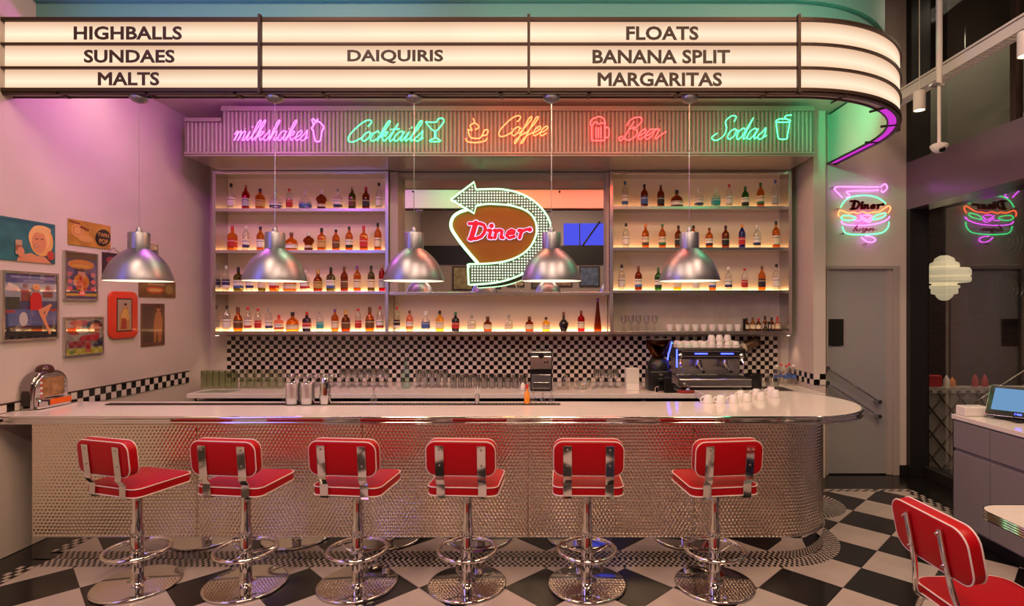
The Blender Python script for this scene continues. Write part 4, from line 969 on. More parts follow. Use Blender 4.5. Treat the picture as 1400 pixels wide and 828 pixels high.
# ================================================================ BAR STOOLS
def stool(label):
    t = thing('bar_stool', label, 'bar stool', group='red bar stools along the counter')
    MB().lathe([(.0, .001), (.236, .001), (.240, .005), (.239, .012), (.236, .0148), (.232, .0158), (.230, .016), (.07, .016), (.065, .0161), (.045, .019), (.040, .026), (.036, .045), (.0, .045)], 48, cap=False).build('base', M['chrome'], t, smooth=True)
    MB().lathe([(.034, .045), (.034, .37), (.028, .378), (.028, .585)], 28).build('post', M['chrome'], t, smooth=True)
    MB().lathe([(.037, .30), (.038, .305), (.038, .33), (.037, .335)], 28).build('collar', M['chrome'], t, smooth=True)
    ft = MB(); ft.tube([(.175*math.cos(a), .175*math.sin(a), .215) for a in np.linspace(0, 2*PI, 40, endpoint=False)], .0125, 10, closed=True)
    ft.build('footrest_ring', M['chrome'], t, smooth=True)
    sp = MB()
    for a in (-90, 30, 150):
        a_ = math.radians(a); sp.tube([(.03*math.cos(a_), .03*math.sin(a_), .19), (.10*math.cos(a_), .10*math.sin(a_), .192), (.17*math.cos(a_), .17*math.sin(a_), .212)], .007, 8)
    sp.lathe([(.038, .175), (.038, .205)], 24)
    sp.build('footrest_bracket', M['chrome'], t, smooth=True)
    MB().rslab(.26, .24, .02, .575, .592, .004).build('seat_plate', M['black'], t, smooth=True)
    st = MB(); st.rslab(.415, .375, .05, .592, .656, .014, c=(0, .02)); st.build('seat', M['red'], t, smooth=True, ang=60)
    pp = MB()
    for z_ in (.600, .648): pp.tube([(x_, y_+.02, z_) for x_, y_ in rrect(.417, .377, .05, 6)], .0036, 6, closed=True)
    pp.build('seat_piping', M['piping'], t, smooth=True)
    # backrest: upholstered slab standing up, leaning back slightly, on the camera side (-y)
    Mb = Matrix.Translation((0, -.175, .828)) @ Matrix.Rotation(math.radians(90+6), 4, 'X')
    bk = MB(); bk.rslab(.41, .205, .055, -.032, .032, .012, M=Mb); bk.build('backrest', M['red'], t, smooth=True, ang=60)
    pp = MB()
    for d_ in (-.026, .026): pp.tube([Mb @ Vector((x_, y_, d_)) for x_, y_ in rrect(.404, .204, .055, 6)], .0036, 6, closed=True)
    pp.build('backrest_piping', M['piping'], t, smooth=True)
    for sx in (-.122, .122):
        Y0 = (Mb @ Vector((0, 0, .036)))
        up_ = [(Mb @ Vector((0, .080, .038))), (Mb @ Vector((0, -.100, .038)))]
        pth = [up_[0], up_[1], Vector((0, -.204, .705)), Vector((0, -.178, .670)), Vector((0, -.177, .600)), Vector((0, -.165, .586)), Vector((0, -.02, .586))]
        mb = MB(); n_ = len(pth); vs = []; hw, th = .025, .0028
        for i, p in enumerate(pth):
            a_, c_ = pth[max(i-1, 0)], pth[min(i+1, n_-1)]; T = (c_-a_).normalized(); Nn = Vector((0, T.z, -T.y))
            for s1, s2 in ((-1, -1), (1, -1), (1, 1), (-1, 1)): vs.append((sx+s1*hw, p.y+Nn.y*th*s2, p.z+Nn.z*th*s2))
        fs = [(i*4+k, i*4+(k+1) % 4, i*4+4+(k+1) % 4, i*4+4+k) for i in range(n_-1) for k in range(4)]+[(0, 1, 2, 3), (4*n_-4, 4*n_-1, 4*n_-2, 4*n_-3)]
        mb.add(vs, fs); br_ = mb.build('back_bracket', M['chrome'], t, bevel=.001)
        for vv in (.058, -.035):
            c_ = Mb @ Vector((sx, vv, .041)); d_ = (Mb.to_3x3() @ Vector((0, 0, 1))).normalized()*.004
            MB().cyl(tuple(c_), tuple(c_+d_), .006, 8).build('bolt', M['steel'], br_)
    return t
ST = [(-2.50, 17, 'leftmost red bar stool, turned a little to the right'), (-1.835, 7, 'red bar stool, second from the left'), (-1.15, 6, 'red bar stool, third from the left'),
      (-.476, 3, 'red bar stool fourth from left, seen almost straight from behind'), (.258, 1.5, 'red bar stool second from the right, seen straight from behind'), (1.04, -7, 'rightmost red bar stool, by the rounded counter end')]
YS_ = 3.42; s0 = None
for x, a, lb in ST:
    if s0 is None: s0 = stool(lb); o = s0
    else: o = dup(s0, (0, 0, 0), label=lb)
    o.location = (x, YS_, .0005); o.rotation_euler = (0, 0, math.radians(-a))

# ================================================================ THINGS ON THE COUNTER
zc2 = ZTOP+.0082
def jigger(px, lb):
    t = thing('metal_pitcher', lb, 'pitcher', (X(px, 4.13), 4.13, zc2), PI/2, 'steel cups on the counter')
    MB().lathe([(.0, 0), (.046, 0), (.049, .004), (.050, .05), (.049, .12), (.054, .155), (.052, .155), (.047, .12), (.047, .01), (0, .008)], 28, cap=False).build('body', M['steel'], t, smooth=True)
    MB().tube([(.053*math.cos(a), .053*math.sin(a), .155) for a in np.linspace(0, 2*PI, 28, endpoint=False)], .0022, 6, closed=True).build('rim', M['chrome'], t, smooth=True)
    MB().tube(smooth_path([(.05, .01, .13), (.085, .02, .125), (.085, .02, .06), (.05, .01, .05)], 4), .004, 6).build('handle', M['chrome'], t, smooth=True)
    return t
jigger(400.5, 'steel milkshake cup on the counter, leftmost of three steel vessels'); jigger(420.5, 'steel milkshake cup on the counter, beside the taller shaker')
t = thing('cocktail_shaker', 'tall two-piece steel cocktail shaker on the bar counter', 'shaker', (X(444.5, 4.13), 4.13, zc2))
MB().lathe([(.0, 0), (.036, 0), (.038, .004), (.041, .062), (.043, .064)], 28, cap=False).build('lower_tin', M['steel'], t, smooth=True)
MB().lathe([(.039, .063), (.037, .12), (.031, .19), (.029, .193), (0, .193)], 28, cap=False).build('upper_tin', M['chrome'], t, smooth=True)
def cruet(px, gc, h, lb, y=4.13, r=.022, spout=True):
    t = thing('dasher_bottle', lb, 'bottle', (X(px, y), y, zc2), 0, 'small bottles on the counter mat')
    MB().lathe([(0, 0), (r, 0), (r*1.1, .006), (r*.95, h*.35), (r*.35, h*.55), (r*.3, h*.8)], 14, cap=False).build('glass_body', GL[gc], t, smooth=True)
    MB().lathe([(r*.36, h*.78), (r*.36, h*.86), (r*.12, h*.88), (r*.1, h)], 10).build('pourer', M['chrome'], t, smooth=True)
cruet(511, 'clear', .13, 'small cut glass dasher bottle standing alone right of the shaker')
cruet(729.5, 'clear', .10, 'small clear dasher bottle just right of the orange bottle'); cruet(742, 'clear', .085, 'small clear dasher bottle, middle of three right of the orange bottle'); cruet(754, 'clear', .105, 'small clear dasher bottle at the mat end, rightmost of three')
t = thing('bitters_bottle', 'small orange bottle with red cap on the counter mat', 'bottle', (X(720.5, 4.13), 4.13, zc2))
MB().lathe([(0, 0), (.021, 0), (.022, .004), (.022, .075), (.009, .092), (.008, .115)], 14, cap=False).build('glass_body', mat('orange_glass', (.75, .27, .03), .15, em=(.7, .2, .01), es=0), t, smooth=True)
MB().lathe([(.010, .113), (.010, .14), (.008, .142)], 10).build('cap', LC['red'], t, smooth=True)
t = thing('straw_holder', 'small steel holder with straws on the counter mat', 'holder', (X(652.5, 4.13), 4.13, zc2))
MB().lathe([(0, 0), (.016, 0), (.017, .07), (.015, .07), (.014, .01), (0, .008)], 16, cap=False).build('cup', M['steel'], t, smooth=True)
for a in range(4): MB().cyl((.005*math.cos(a*1.6), .005*math.sin(a*1.6), .012), (.02*math.cos(a*1.6), .02*math.sin(a*1.6), .125), .002, 6).build('straw', M['porcelain'], t)
# white cups lying on the rounded end
cu = cup_proto('coffee_cup', '', 'white cups lying on the counter end', .038, .062, M['porcelain'])
spots = [(968, 4.20), (985.5, 4.19), (1003, 4.21), (1013, 4.42), (1021, 4.27), (1034, 4.50), (1040, 4.34), (1054, 4.62), (1060, 4.46)]
for i, (px, y) in enumerate(spots):
    o = cu if i == 0 else dup(cu, (0, 0, 0))
    o.location = (X(px, y), y, ZTOP+.063); o.rotation_euler = (PI, 0, PI+random.uniform(-.3, .3)); o['label'] = f'white coffee cup upside down on the counter right end, {ORD[i]} from left'

# ================================================================ JUKEBOX (wall box on the counter)
jb = thing('tabletop_jukebox', 'chrome tabletop jukebox on the left end of the counter by the wall', 'jukebox', (XL+.010, 4.04, ZTOP), 0)
W, Hh_, D = .30, .265, .125           # along the wall (y), height (z), depth (x)
def archp(w, h, n=18, base_=0):
    pts = [(-w/2, base_), (w/2, base_)]; r = .115
    for k in range(n+1):
        a = PI/2*k/n; pts.append((w/2-r+r*math.cos(a), h-r+r*math.sin(a)))
    for k in range(n+1):
        a = PI/2+PI/2*k/n; pts.append((-w/2+r+r*math.cos(a), h-r+r*math.sin(a)))
    return pts
MB().prism(archp(W, Hh_), 0.0, D*.72, 'x').build('body', M['smoked'], jb, smooth=True, bevel=.012)
MB().prism(archp(W-.03, Hh_-.02, base_=.02), D*.72, D*.78, 'x').build('face_rim', M['chrome'], jb, smooth=True, bevel=.004)
MB().lathe([(.052, -.01), (.052, .012), (.042, .034), (.022, .046), (0, .048)], 24, c=(D*.36, 0, Hh_-.004), sy=1.1).build('dome', mat('brown_plastic', (.06, .02, .015), .15), jb, smooth=True)
wmb = MB(); n_ = 10; vs = []
for k in range(n_+1):
    a = PI*k/n_; yy_, xx_ = .012-.083*math.cos(a), D*.78+.030*math.sin(a)
    vs += [(xx_, yy_, .085), (xx_, yy_, .215)]
wmb.add(vs, [(2*k, 2*k+2, 2*k+3, 2*k+1) for k in range(n_)]+[tuple(2*k for k in range(n_, -1, -1)), tuple(2*k+1 for k in range(n_+1))])
wmb.build('title_window', mat('title_pages', (.36, .18, .08), .2, coat=.5, noise=.5, nscale=18), jb, smooth=True, ang=60)
MB().box(D*.78, D*1.02, -.135, .135, .004, .074).build('base_step', M['chrome'], jb, bevel=.012)
MB().box(D*1.02, D*1.035, -.050, .128, .022, .062).build('orange_panel', mat('orange_panel', (.75, .12, .01), .3), jb, bevel=.002)
MB().box(D*1.02, D*1.035, -.064, -.052, .022, .062).build('coin_slot', M['black'], jb)
MB().prism([(a*.55-.0, b) for a, b in [(-.05, .03), (.05, .03), (.05, .11), (.035, .135), (-.035, .135), (-.05, .11)]], 0, .006, 'y', M=Matrix.Translation((D*.36, -W/2-.006, 0))).build('speaker_grille', M['dark'], jb, bevel=.001)
for k in range(7): MB().cyl((D*.78, -.085, .09+.019*k), (D*.82, -.085, .09+.019*k), .006, 8).build('button', M['porcelain'] if k % 2 else LC['red'], jb)
for k in range(3): MB().cyl((D*.8, .108, .10+.035*k), (D*.84, .108, .10+.035*k), .010, 10).build('knob', M['chrome'], jb)

# ================================================================ BACK COUNTER
ZB = .88
kb = thing('back_counter', 'white back counter with steel fridges below along the checkered wall', 'counter', (0, 0, 0))
x0 = X(255, 5.30); x1 = 2.672
MB().box(x0, x1, 5.30, YB-.012, ZB-.045, ZB).build('worktop', M['whitetop'], kb, bevel=.003)
MB().box(x0+.03, x1-.02, 5.36, YB-.03, .06, ZB-.085).build('carcass', M['blackpaint'], kb)
xs4 = list(np.linspace(x0+.03, x1-.02, 8))
for a, b in zip(xs4, xs4[1:]):
    dd_ = MB().box(a+.035, b-.035, 5.335, 5.358, .10, ZB-.095).build('fridge_door', M['steel'], kb, bevel=.004)
    MB().box(a, a+.03, 5.325, 5.358, .06, ZB-.046).build('pillar', M['steel'], kb)
    MB().tube([(a+.08, 5.30, ZB-.14), (b-.08, 5.30, ZB-.14)], .008, 8).build('handle', M['chrome'], dd_, smooth=True)
# sink
sk = thing('sink', 'small steel sink set in the right end of the back counter', 'sink', (0, 0, 0))
xa, xb = X(1045, 5.6), X(1078, 5.6)
MB().box(xa, xb, 5.45, 5.75, ZB+.0008, ZB+.004).build('rim', M['steel'], sk, bevel=.001)
MB().box(xa+.02, xb-.02, 5.47, 5.73, ZB+.0042, ZB+.005).build('bowl', M['dark'], sk)
MB().tube(smooth_path([(xb-.03, 5.78, ZB), (xb-.03, 5.78, ZB+.12), (xb-.03, 5.74, ZB+.16), (xb-.03, 5.66, ZB+.14)], 4), .008, 8).build('tap', M['chrome'], sk, smooth=True)
zk = ZB+.0006
# glassware, individual
def glass_proto(kind, gc='clear', grp='', cat='glass', nm='tumbler'):
    t = thing(nm, '', cat, group=grp)
    if kind == 'tumbler': pr = [(0, 0), (.032, 0), (.033, .004), (.037, .13), (.035, .13), (.031, .012), (0, .010)]
    elif kind == 'highball': pr = [(0, 0), (.028, 0), (.029, .004), (.0305, .17), (.029, .17), (.026, .012), (0, .010)]
    elif kind == 'rocks': pr = [(0, 0), (.033, 0), (.035, .004), (.037, .095), (.035, .095), (.031, .014), (0, .012)]
    elif kind == 'wine': pr = [(0, .002), (.030, 0), (.031, .003), (.006, .008), (.0045, .07), (.014, .08), (.030, .11), (.0315, .14), (.027, .185), (.026, .185), (.029, .12), (0, .082)]
    elif kind == 'coupe': pr = [(0, .002), (.030, 0), (.031, .003), (.006, .008), (.0045, .075), (.02, .085), (.040, .12), (.039, .12), (.02, .09), (0, .082)]
    elif kind == 'milk': pr = [(0, .0), (.032, 0), (.032, .006), (.014, .02), (.014, .03), (.026, .06), (.034, .17), (.032, .17), (.024, .06), (0, .036)]
    MB().lathe(pr, 14, cap=False).build('glass_body', GL[gc], t, smooth=True)
    return t
def place(proto, spots_, lab, first=True):
    ys_ = sorted({(q[2], q[1]) for q in spots_}); nr = {1: ['only'], 2: ['front', 'back'], 3: ['front', 'middle', 'back']}
    for i, (px, y, dz) in enumerate(spots_):
        o = proto if i == 0 else dup(proto, (0, 0, 0), random.uniform(0, 3))
        o.location = (X(px, y), y, zk+dz); nd = sorted({q[1] for q in spots_ if q[2] == dz}); rn = 'upper' if dz > 0 else nr[len(nd)][nd.index(y)]; cn = sorted({q[0] for q in spots_ if q[1] == y and q[2] == dz}).index(px)
        o['label'] = f'{lab}, {rn} row, {ORD[cn]} from left'
    return proto
gr = []
g_a = glass_proto('highball', 'greenish', 'tall glasses at the left end of the back counter', nm='highball_glass')
place(g_a, [(279+8.4*i, 5.62+.085*(j), 0) for j in range(3) for i in range(6)], 'tall greenish highball glass at the back counter left end')
g_b = glass_proto('rocks', 'greenish', 'short glasses stacked beside the tall glasses', nm='rocks_glass')
place(g_b, [(333+10.2*i, 5.64+.10*j, 0) for j in range(2) for i in range(6)]+[(333+10.2*i, 5.64, .0965) for i in range(6)], 'short greenish glass right of the tall glasses')
MB().box(-.16, .16, -.07, .07, 0, .004)
t = MB().prism([(-.20, -.07), (.10, -.07), (.16, .07), (-.10, .07)], 0, .005).build('serving_tray', mat('green_glass_tray', (.30, .36, .27), .08), None, loc=(X(302, 5.42), 5.42, zk)); tag(t, 'flat greenish glass tray in front of the tall glasses', 'tray')
g_c = glass_proto('coupe', 'clear', 'coupe glasses behind the steel shaker', nm='coupe_glass')
place(g_c, [(398+11*i, 5.72+.11*j, 0) for j in range(2) for i in range(6)], 'clear coupe glass behind the steel vessels')
g_d = glass_proto('wine', 'clear', 'stemmed glasses left of the water bottle', nm='wine_glass')
place(g_d, [(468+8.6*i, 5.72+.10*j, 0) for j in range(2) for i in range(8)], 'clear stemmed glass left of the carafe')
ca = thing('carafe', 'tall clear glass carafe standing between the rows of glasses', 'carafe', (X(554.5, 5.66), 5.66, zk))
MB().lathe([(0, 0), (.040, 0), (.042, .006), (.042, .17), (.018, .23), (.016, .30), (.020, .31)], 18, cap=False).build('glass_body', GL['teal'], ca, smooth=True)
g_e = glass_proto('milk', 'clear', 'milkshake glasses right of the carafe', nm='milkshake_glass')
place(g_e, [(572+9.2*i, 5.70+.11*j, 0) for j in range(2) for i in range(5)], 'clear footed milkshake glass right of carafe')
g_f = glass_proto('tumbler', 'clear', 'straight tumblers left of the steel machine', nm='tumbler')
place(g_f, [(620+10.6*i, 5.66+.10*j, 0) for j in range(2) for i in range(10)], 'straight clear tumbler left of the dispenser')
g_g = glass_proto('wine', 'clear', 'stemmed glasses right of the steel machine', nm='wine_glass')
place(g_g, [(815+9.0*i, 5.68+.10*j, 0) for j in range(2) for i in range(4)], 'clear stemmed glass beside the white box')
b_ = thing('glass_bowl', 'clear round glass bowl on the back counter', 'bowl', (X(797, 5.62), 5.62, zk))
MB().lathe([(0, 0), (.04, 0), (.07, .04), (.078, .09), (.076, .09), (.066, .04), (0, .01)], 24, cap=False).build('glass_body', GL['clear'], b_, smooth=True)
s_t = thing('sugar_shaker', 'glass sugar shaker with steel top right of the dispenser', 'shaker', (X(773, 5.56), 5.56, zk))
MB().lathe([(0, 0), (.03, 0), (.036, .02), (.036, .09), (.026, .12)], 16, cap=False).build('glass_body', GL['clear'], s_t, smooth=True)
MB().lathe([(.027, .118), (.026, .135), (.008, .15), (.006, .175)], 14).build('steel_top', M['chrome'], s_t, smooth=True)
# steel dispenser (ice crusher)
y = 5.55; t = thing('steel_dispenser', 'upright steel and black drink machine in the middle of the back counter', 'machine', (X(740, y), y, zk))
w2_ = .108; MB().box(-w2_, w2_, -.10, .12, 0, .37).build('housing', M['black'], t, bevel=.012)
MB().box(-w2_+.006, w2_-.006, -.115, -.10, .215, .345).build('front_panel', M['steel'], t, bevel=.008)
MB().box(-w2_+.01, w2_-.01, -.11, .11, .371, .385).build('lid', M['steel'], t, bevel=.005)
MB().lathe([(.03, 0), (.028, .012), (0, .014)], 16, c=(0, -.115, .352), M=Matrix.Rotation(PI/2, 3, 'X')).build('knob', M['black'], t, smooth=True)
for dx_ in (.035, .062): MB().lathe([(.010, 0), (.009, .01), (0, .011)], 10, c=(dx_, -.115, .285), M=Matrix.Rotation(PI/2, 3, 'X')).build('button', M['black'], t, smooth=True)
MB().box(-w2_+.012, w2_-.012, -.112, -.10, .02, .165).build('hopper_window', mat('smoke_window', (.18, .17, .18), .1, .4), t, bevel=.004)
MB().box(-w2_+.03, w2_-.03, -.118, -.112, .03, .09).build('drawer', M['steel'], t, bevel=.003)
t2 = thing('egg_shaker', 'small white rounded object left of the steel machine', 'ornament', (X(715, 5.50), 5.50, zk))
MB().lathe([(0, 0), (.02, .002), (.027, .025), (.024, .055), (.012, .075), (0, .08)], 16, cap=False).build('body', M['porcelain'], t2, smooth=True)
# white box
t = thing('white_box', 'plain white box beside the coffee grinder', 'box', (X(864, 5.55), 5.55, zk))
MB().box(-.062, .062, -.06, .06, 0, .075).build('lower_box', M['porcelain'], t, bevel=.003)
MB().box(-.066, .062, -.06, .06, .077, .215).build('upper_box', M['white'], t, bevel=.003)
# coffee grinder
y = 5.58; t = thing('coffee_grinder', 'black coffee grinder with a bean hopper left of the espresso machine', 'grinder', (X(900, y), y, zk))
MB().rslab(.235, .26, .05, 0, .20, .02).build('body', M['black'], t, smooth=True)
MB().lathe([(.11, .20), (.105, .27), (.08, .30), (.07, .31)], 24).build('collar', M['black'], t, smooth=True)
MB().lathe([(.055, .31), (.07, .34), (.115, .42), (.12, .49), (.118, .495), (.11, .42), (.05, .34)], 28, cap=False).build('hopper', GL['dark'], t, smooth=True)
MB().lathe([(.05, .315), (.10, .41), (.0, .44)], 24).build('coffee_beans', mat('coffee_beans', (.05, .02, .01), .5, bump=1, bscale=60), t, smooth=True)
MB().lathe([(.122, .495), (.12, .505), (0, .51)], 28, cap=False).build('hopper_lid', M['black'], t, smooth=True)
MB().tube(smooth_path([(.075, -.09, .30), (.08, -.10, .36), (.10, -.09, .42), (.12, -.06, .48)], 4), .007, 6).build('blue_light', M['blue_led'], t, smooth=True)
MB().box(-.04, .04, -.17, -.13, .10, .13).build('portafilter_fork', M['black'], t, bevel=.004)
MB().lathe([(.022, 0), (.022, .002), (.014, .003)], 20, c=(0, -.131, .16), M=Matrix.Rotation(PI/2, 3, 'X'), sy=.6).build('badge', M['steel'], t)
# espresso machine
y = 5.69; xe = X(968, y); t = thing('espresso_machine', 'chrome and black espresso machine with blue lights on the back counter', 'espresso machine', (xe, y, zk))
hw = .355
for sx in (-1, 1):
    for sy in (-.2, .2): MB().lathe([(.022, 0), (.018, .04)], 12, c=(sx*(hw-.06), sy, 0)).build('foot', M['black'], t, smooth=True)
MB().box(-hw, hw, -.26, .26, .04, .125).build('drip_tray_body', M['steel'], t, bevel=.012)
MB().box(-hw+.03, hw-.03, -.24, -.02, .126, .130).build('drip_grid', M['dark'], t)
MB().box(-hw+.03, hw-.03, .02, .26, .126, .30).build('back_body', M['steel'], t, bevel=.008)
MB().box(-hw, hw, -.10, .26, .30, .405).build('upper_body', M['black'], t, bevel=.015)
MB().box(-hw+.06, hw-.06, -.112, -.10, .325, .332).box(-hw+.06, hw-.06, -.112, -.10, .375, .381).build('trim_strip', M['steel'], t)
for cx_ in (-.10, .16): MB().box(cx_-.062, cx_+.062, -.118, -.10, .350, .362).build('blue_light', M['blue_led'], t)
MB().box(-hw+.005, -hw+.016, -.12, -.10, .22, .40).build('blue_side_light', M['blue_led'], t)
for sx in (-1, 1):
    MB().lathe([(.026, 0), (.026, .02), (.012, .03)], 14, c=(sx*(hw-.05), -.10, .335), M=Matrix.Rotation(PI/2, 3, 'X')).build('steam_knob', M['chrome'], t, smooth=True)
    MB().tube(smooth_path([(sx*(hw-.05), -.11, .30), (sx*(hw-.04), -.15, .24), (sx*(hw-.07), -.17, .15)], 4), .006, 6).build('steam_wand', M['chrome'], t, smooth=True)
for cx_ in (-.12, .15):
    MB().lathe([(.036, 0), (.038, .03), (.030, .07)], 20, c=(cx_, -.09, .225)).build('group_head', M['chrome'], t, smooth=True)
    MB().tube([(cx_, -.09, .215), (cx_, -.15, .213), (cx_, -.26, .19)], [.012, .012, .016], 8).build('portafilter_handle', M['black'], t, smooth=True)
    MB().lathe([(.034, 0), (.035, .018)], 18, c=(cx_, -.09, .205)).build('portafilter', M['steel'], t, smooth=True)
MB().box(-hw+.02, hw-.02, -.08, .25, .406, .412).build('cup_rack', M['steel'], t)
MB().tube([(-hw+.02, -.08, .435), (hw-.02, -.08, .435), (hw-.02, .25, .435), (-hw+.02, .25, .435)], .004, 6, closed=True).build('rack_rail', M['chrome'], t)
cc = cup_proto('coffee_cup', '', 'cups stacked on the espresso machine', .040, .062, M['porcelain'])
k = 0
for j in range(2):
    for i in range(8):
        o = cc if k == 0 else dup(cc, (0, 0, 0)); o.rotation_euler = (PI, 0, PI/2+random.uniform(-.2, .2)); k += 1
        o.location = (xe-.29+.082*i, y+.0+.11*j, zk+.413+.0625)
        o['label'] = f'white cup on the espresso machine, {["front", "back"][j]} row, {ORD[i]} from left'
for i in range(3):
    o = dup(cc, (xe+.04+.082*i, y+.02, zk+.413+.0625+.064), 0); o.rotation_euler = (PI, 0, PI/2); o['label'] = f'white cup in the upper layer on the espresso machine, {ORD[i]} from left'; o['group'] = 'upper cups on the espresso machine'
# leaning tin with lettering
t = thing('leaning_tin', 'brown printed tin tilted against the checkered wall right of the espresso machine', 'tin', (X(1024, 6.055), 6.055, Z(471, 6.055)), 0)
Mt = Matrix.Rotation(math.radians(66), 4, 'Y') @ Matrix.Rotation(.0, 4, 'Z')
tm = Matrix.Rotation(math.radians(66), 3, 'Y')
MB().lathe([(.052, -.11), (.054, -.105), (.054, .105), (.052, .11)], 24, M=tm).build('tin_body', mat('brown_tin', (.17, .10, .05), .35, .3, noise=.5, nscale=14), t, smooth=True)
MB().lathe([(.056, .085), (.056, .112)], 24, M=tm).build('lid', M['rust'], t, smooth=True)
MB().lathe([(.0548, -.085), (.0548, -.05)], 24, M=tm, cap=False).build('label_band', LC['cream'], t, smooth=True)
# tamper mat, knock box, jug, tray
t = thing('knock_box', 'black round knock box right of the espresso machine', 'bucket', (X(1030, 5.62), 5.62, zk))
MB().lathe([(0, 0), (.072, 0), (.080, .02), (.084, .15), (.079, .15), (.072, .02), (0, .01)], 24, cap=False).build('tub', M['black'], t, smooth=True)
MB().cyl((-.08, 0, .135), (.08, 0, .135), .010, 8).build('knock_bar', M['dark'], t)
t = thing('tamper_mat', 'red round mat with a tamper in front of the grinder', 'mat', (X(938, 5.36), 5.36, zk))
MB().lathe([(.085, 0), (.09, .004), (.088, .018), (0, .018)], 28, cap=False, sy=.6).build('mat_disc', mat('red_mat', (.30, .03, .015), .5), t, smooth=True)
MB().lathe([(.022, .019), (.022, .03), (.008, .038), (.013, .07), (0, .075)], 16, c=(.02, 0, 0), cap=False).build('tamper', M['chrome'], t, smooth=True)
t = thing('drip_tamper', 'black angled spout stand between grinder and espresso machine', 'stand', (X(915, 5.37), 5.37, zk))
MB().prism([(-.05, .0), (.07, .0), (.07, .02), (.04, .04), (0, .15), (-.05, .15)], -.03, .03, 'y').build('body', M['black'], t, bevel=.006)
t = thing('milk_jug', 'small steel milk jug in front of the grinder', 'jug', (X(898, 5.36), 5.36, zk))
MB().lathe([(0, 0), (.022, 0), (.024, .01), (.018, .04), (.020, .055), (.018, .055), (0, .01)], 16, cap=False).build('body', M['chrome'], t, smooth=True)
t = thing('spoon_jar', 'clear glass jar of spoons between the knock box and water bottles', 'jar', (X(1051, 5.86), 5.86, zk))
MB().lathe([(0, 0), (.03, 0), (.032, .10), (.03, .10), (.028, .01), (0, .008)], 16, cap=False).build('glass_body', GL['clear'], t, smooth=True)
for a in range(4): MB().cyl((.008*math.cos(a*1.5), .008*math.sin(a*1.5), .012), (.03*math.cos(a*1.5), .03*math.sin(a*1.5), .16), .003, 6).build('spoon', M['chrome'], t)
for i, (px, y, cap) in enumerate(((1062, 5.85, 'white'), (1068, 5.97, 'red'), (1075, 5.84, 'red'), (1079, 5.99, 'red'), (1085, 5.86, 'white'))):
    t = thing('water_bottle', f'clear water bottle with blue label and {cap} cap, {ORD[i]} from left by the sink', 'bottle', (X(px, y), y, zk), 0, 'water bottles by the sink')
    MB().lathe([(0, 0), (.026, 0), (.028, .01), (.028, .14), (.012, .18), (.011, .20)], 14, cap=False).build('bottle_body', GL['clear'], t, smooth=True)
    MB().lathe([(.0285, .075), (.0285, .11)], 14, cap=False).build('label', LC['blue'], t, smooth=True)
    MB().lathe([(.013, .195), (.013, .215), (.011, .218)], 12).build('cap', LC[cap], t, smooth=True)
# puck lights under the shelf ends
for px, s in ((297, -1), (1078, 1)):
    xx = X(px, 5.95)
    t = thing('puck_light', 'tiny warm downlight under the '+('left' if s < 0 else 'right')+' end of the bottle shelves', 'light', (xx, 5.95, 1.413))
    MB().lathe([(.022, -.012), (.022, 0)], 14).build('housing', M['steel'], t); MB().lathe([(.016, -.0145), (.016, -.0125)], 14).build('lens', emis('puck', (1, .72, .4), 8), t)
    l = bpy.data.lights.new('puck_spot', 'SPOT'); l.energy = 2.2; l.spot_size = math.radians(80); l.spot_blend = .8; l.color = (1, .7, .42); l.shadow_soft_size = .015
    o = bpy.data.objects.new('puck_spot', l); COL.objects.link(o); o.location = (xx, 5.95, 1.395)
# ================================================================ PICTURES ON THE LEFT WALL
def picture(px0, px1, yt, yb, name, label, frame, fw, bgc, shapes, cat='poster', glassy=True, depth=.02, text=None, rz=None):
    Y0, Y1 = YL(px0), YL(px1); z1, z0 = Z(yt, Y1), Z(yb, Y1); Wd, Hd = Y1-Y0, z1-z0
    t = thing(name, label, cat, (XL+.002, (Y0+Y1)/2, (z0+z1)/2))
    if frame:
        fm_ = MB(); fm_.box(0, depth, -Wd/2, Wd/2, Hd/2-fw, Hd/2).box(0, depth, -Wd/2, Wd/2, -Hd/2, -Hd/2+fw).box(0, depth, -Wd/2, -Wd/2+fw, -Hd/2+fw, Hd/2-fw).box(0, depth, Wd/2-fw, Wd/2, -Hd/2+fw, Hd/2-fw)
        fm_.build('frame', frame, t, bevel=.002)
    iw, ih = Wd-2*fw, Hd-2*fw
    bd = depth*.55 if frame else .006
    MB().box(0, bd, -iw/2, iw/2, -ih/2, ih/2).build('board', mat('print_base', bgc, .35, coat=.3, noise=.35, nscale=9), t)
    pr = MB(); mats_ = []; d0 = bd+.0004
    for i, (col, poly) in enumerate(shapes):
        mm_ = mat('print_ink', col, .4, coat=.3)
        mats_.append(mm_); pr.prism([((a-.5)*iw, (.5-b)*ih) for a, b in poly], d0, d0+.0003, 'x', i); d0 += .0004
    if shapes: pr.build('print', mats_, t)
    if text:
        for body, a0, a1, b0, b1, col in text:
            cu_ = bpy.data.curves.new('t', 'FONT'); cu_.body = body; cu_.size = 1; cu_.offset = .02; cu_.resolution_u = 2
            ob = bpy.data.objects.new('t', cu_); COL.objects.link(ob); bpy.context.view_layer.update()
            me = bpy.data.meshes.new_from_object(ob.evaluated_get(bpy.context.evaluated_depsgraph_get())); bpy.data.objects.remove(ob)
            V = np.array([v.co[:] for v in me.vertices]); mn, mx = V.min(0), V.max(0)
            for v in me.vertices:
                a = a0+(v.co.x-mn[0])/(mx[0]-mn[0])*(a1-a0); b = b1-(v.co.y-mn[1])/(mx[1]-mn[1])*(b1-b0)
                v.co = (d0+.001, (a-.5)*iw, (.5-b)*ih)
            me.materials.append(mat('print_text', col, .4)); o = bpy.data.objects.new('lettering', me); COL.objects.link(o); o.parent = t
    if frame and glassy: MB().box(depth*.8, depth*.82, -iw/2, iw/2, -ih/2, ih/2).build('glazing', GLZ, t)
    return t
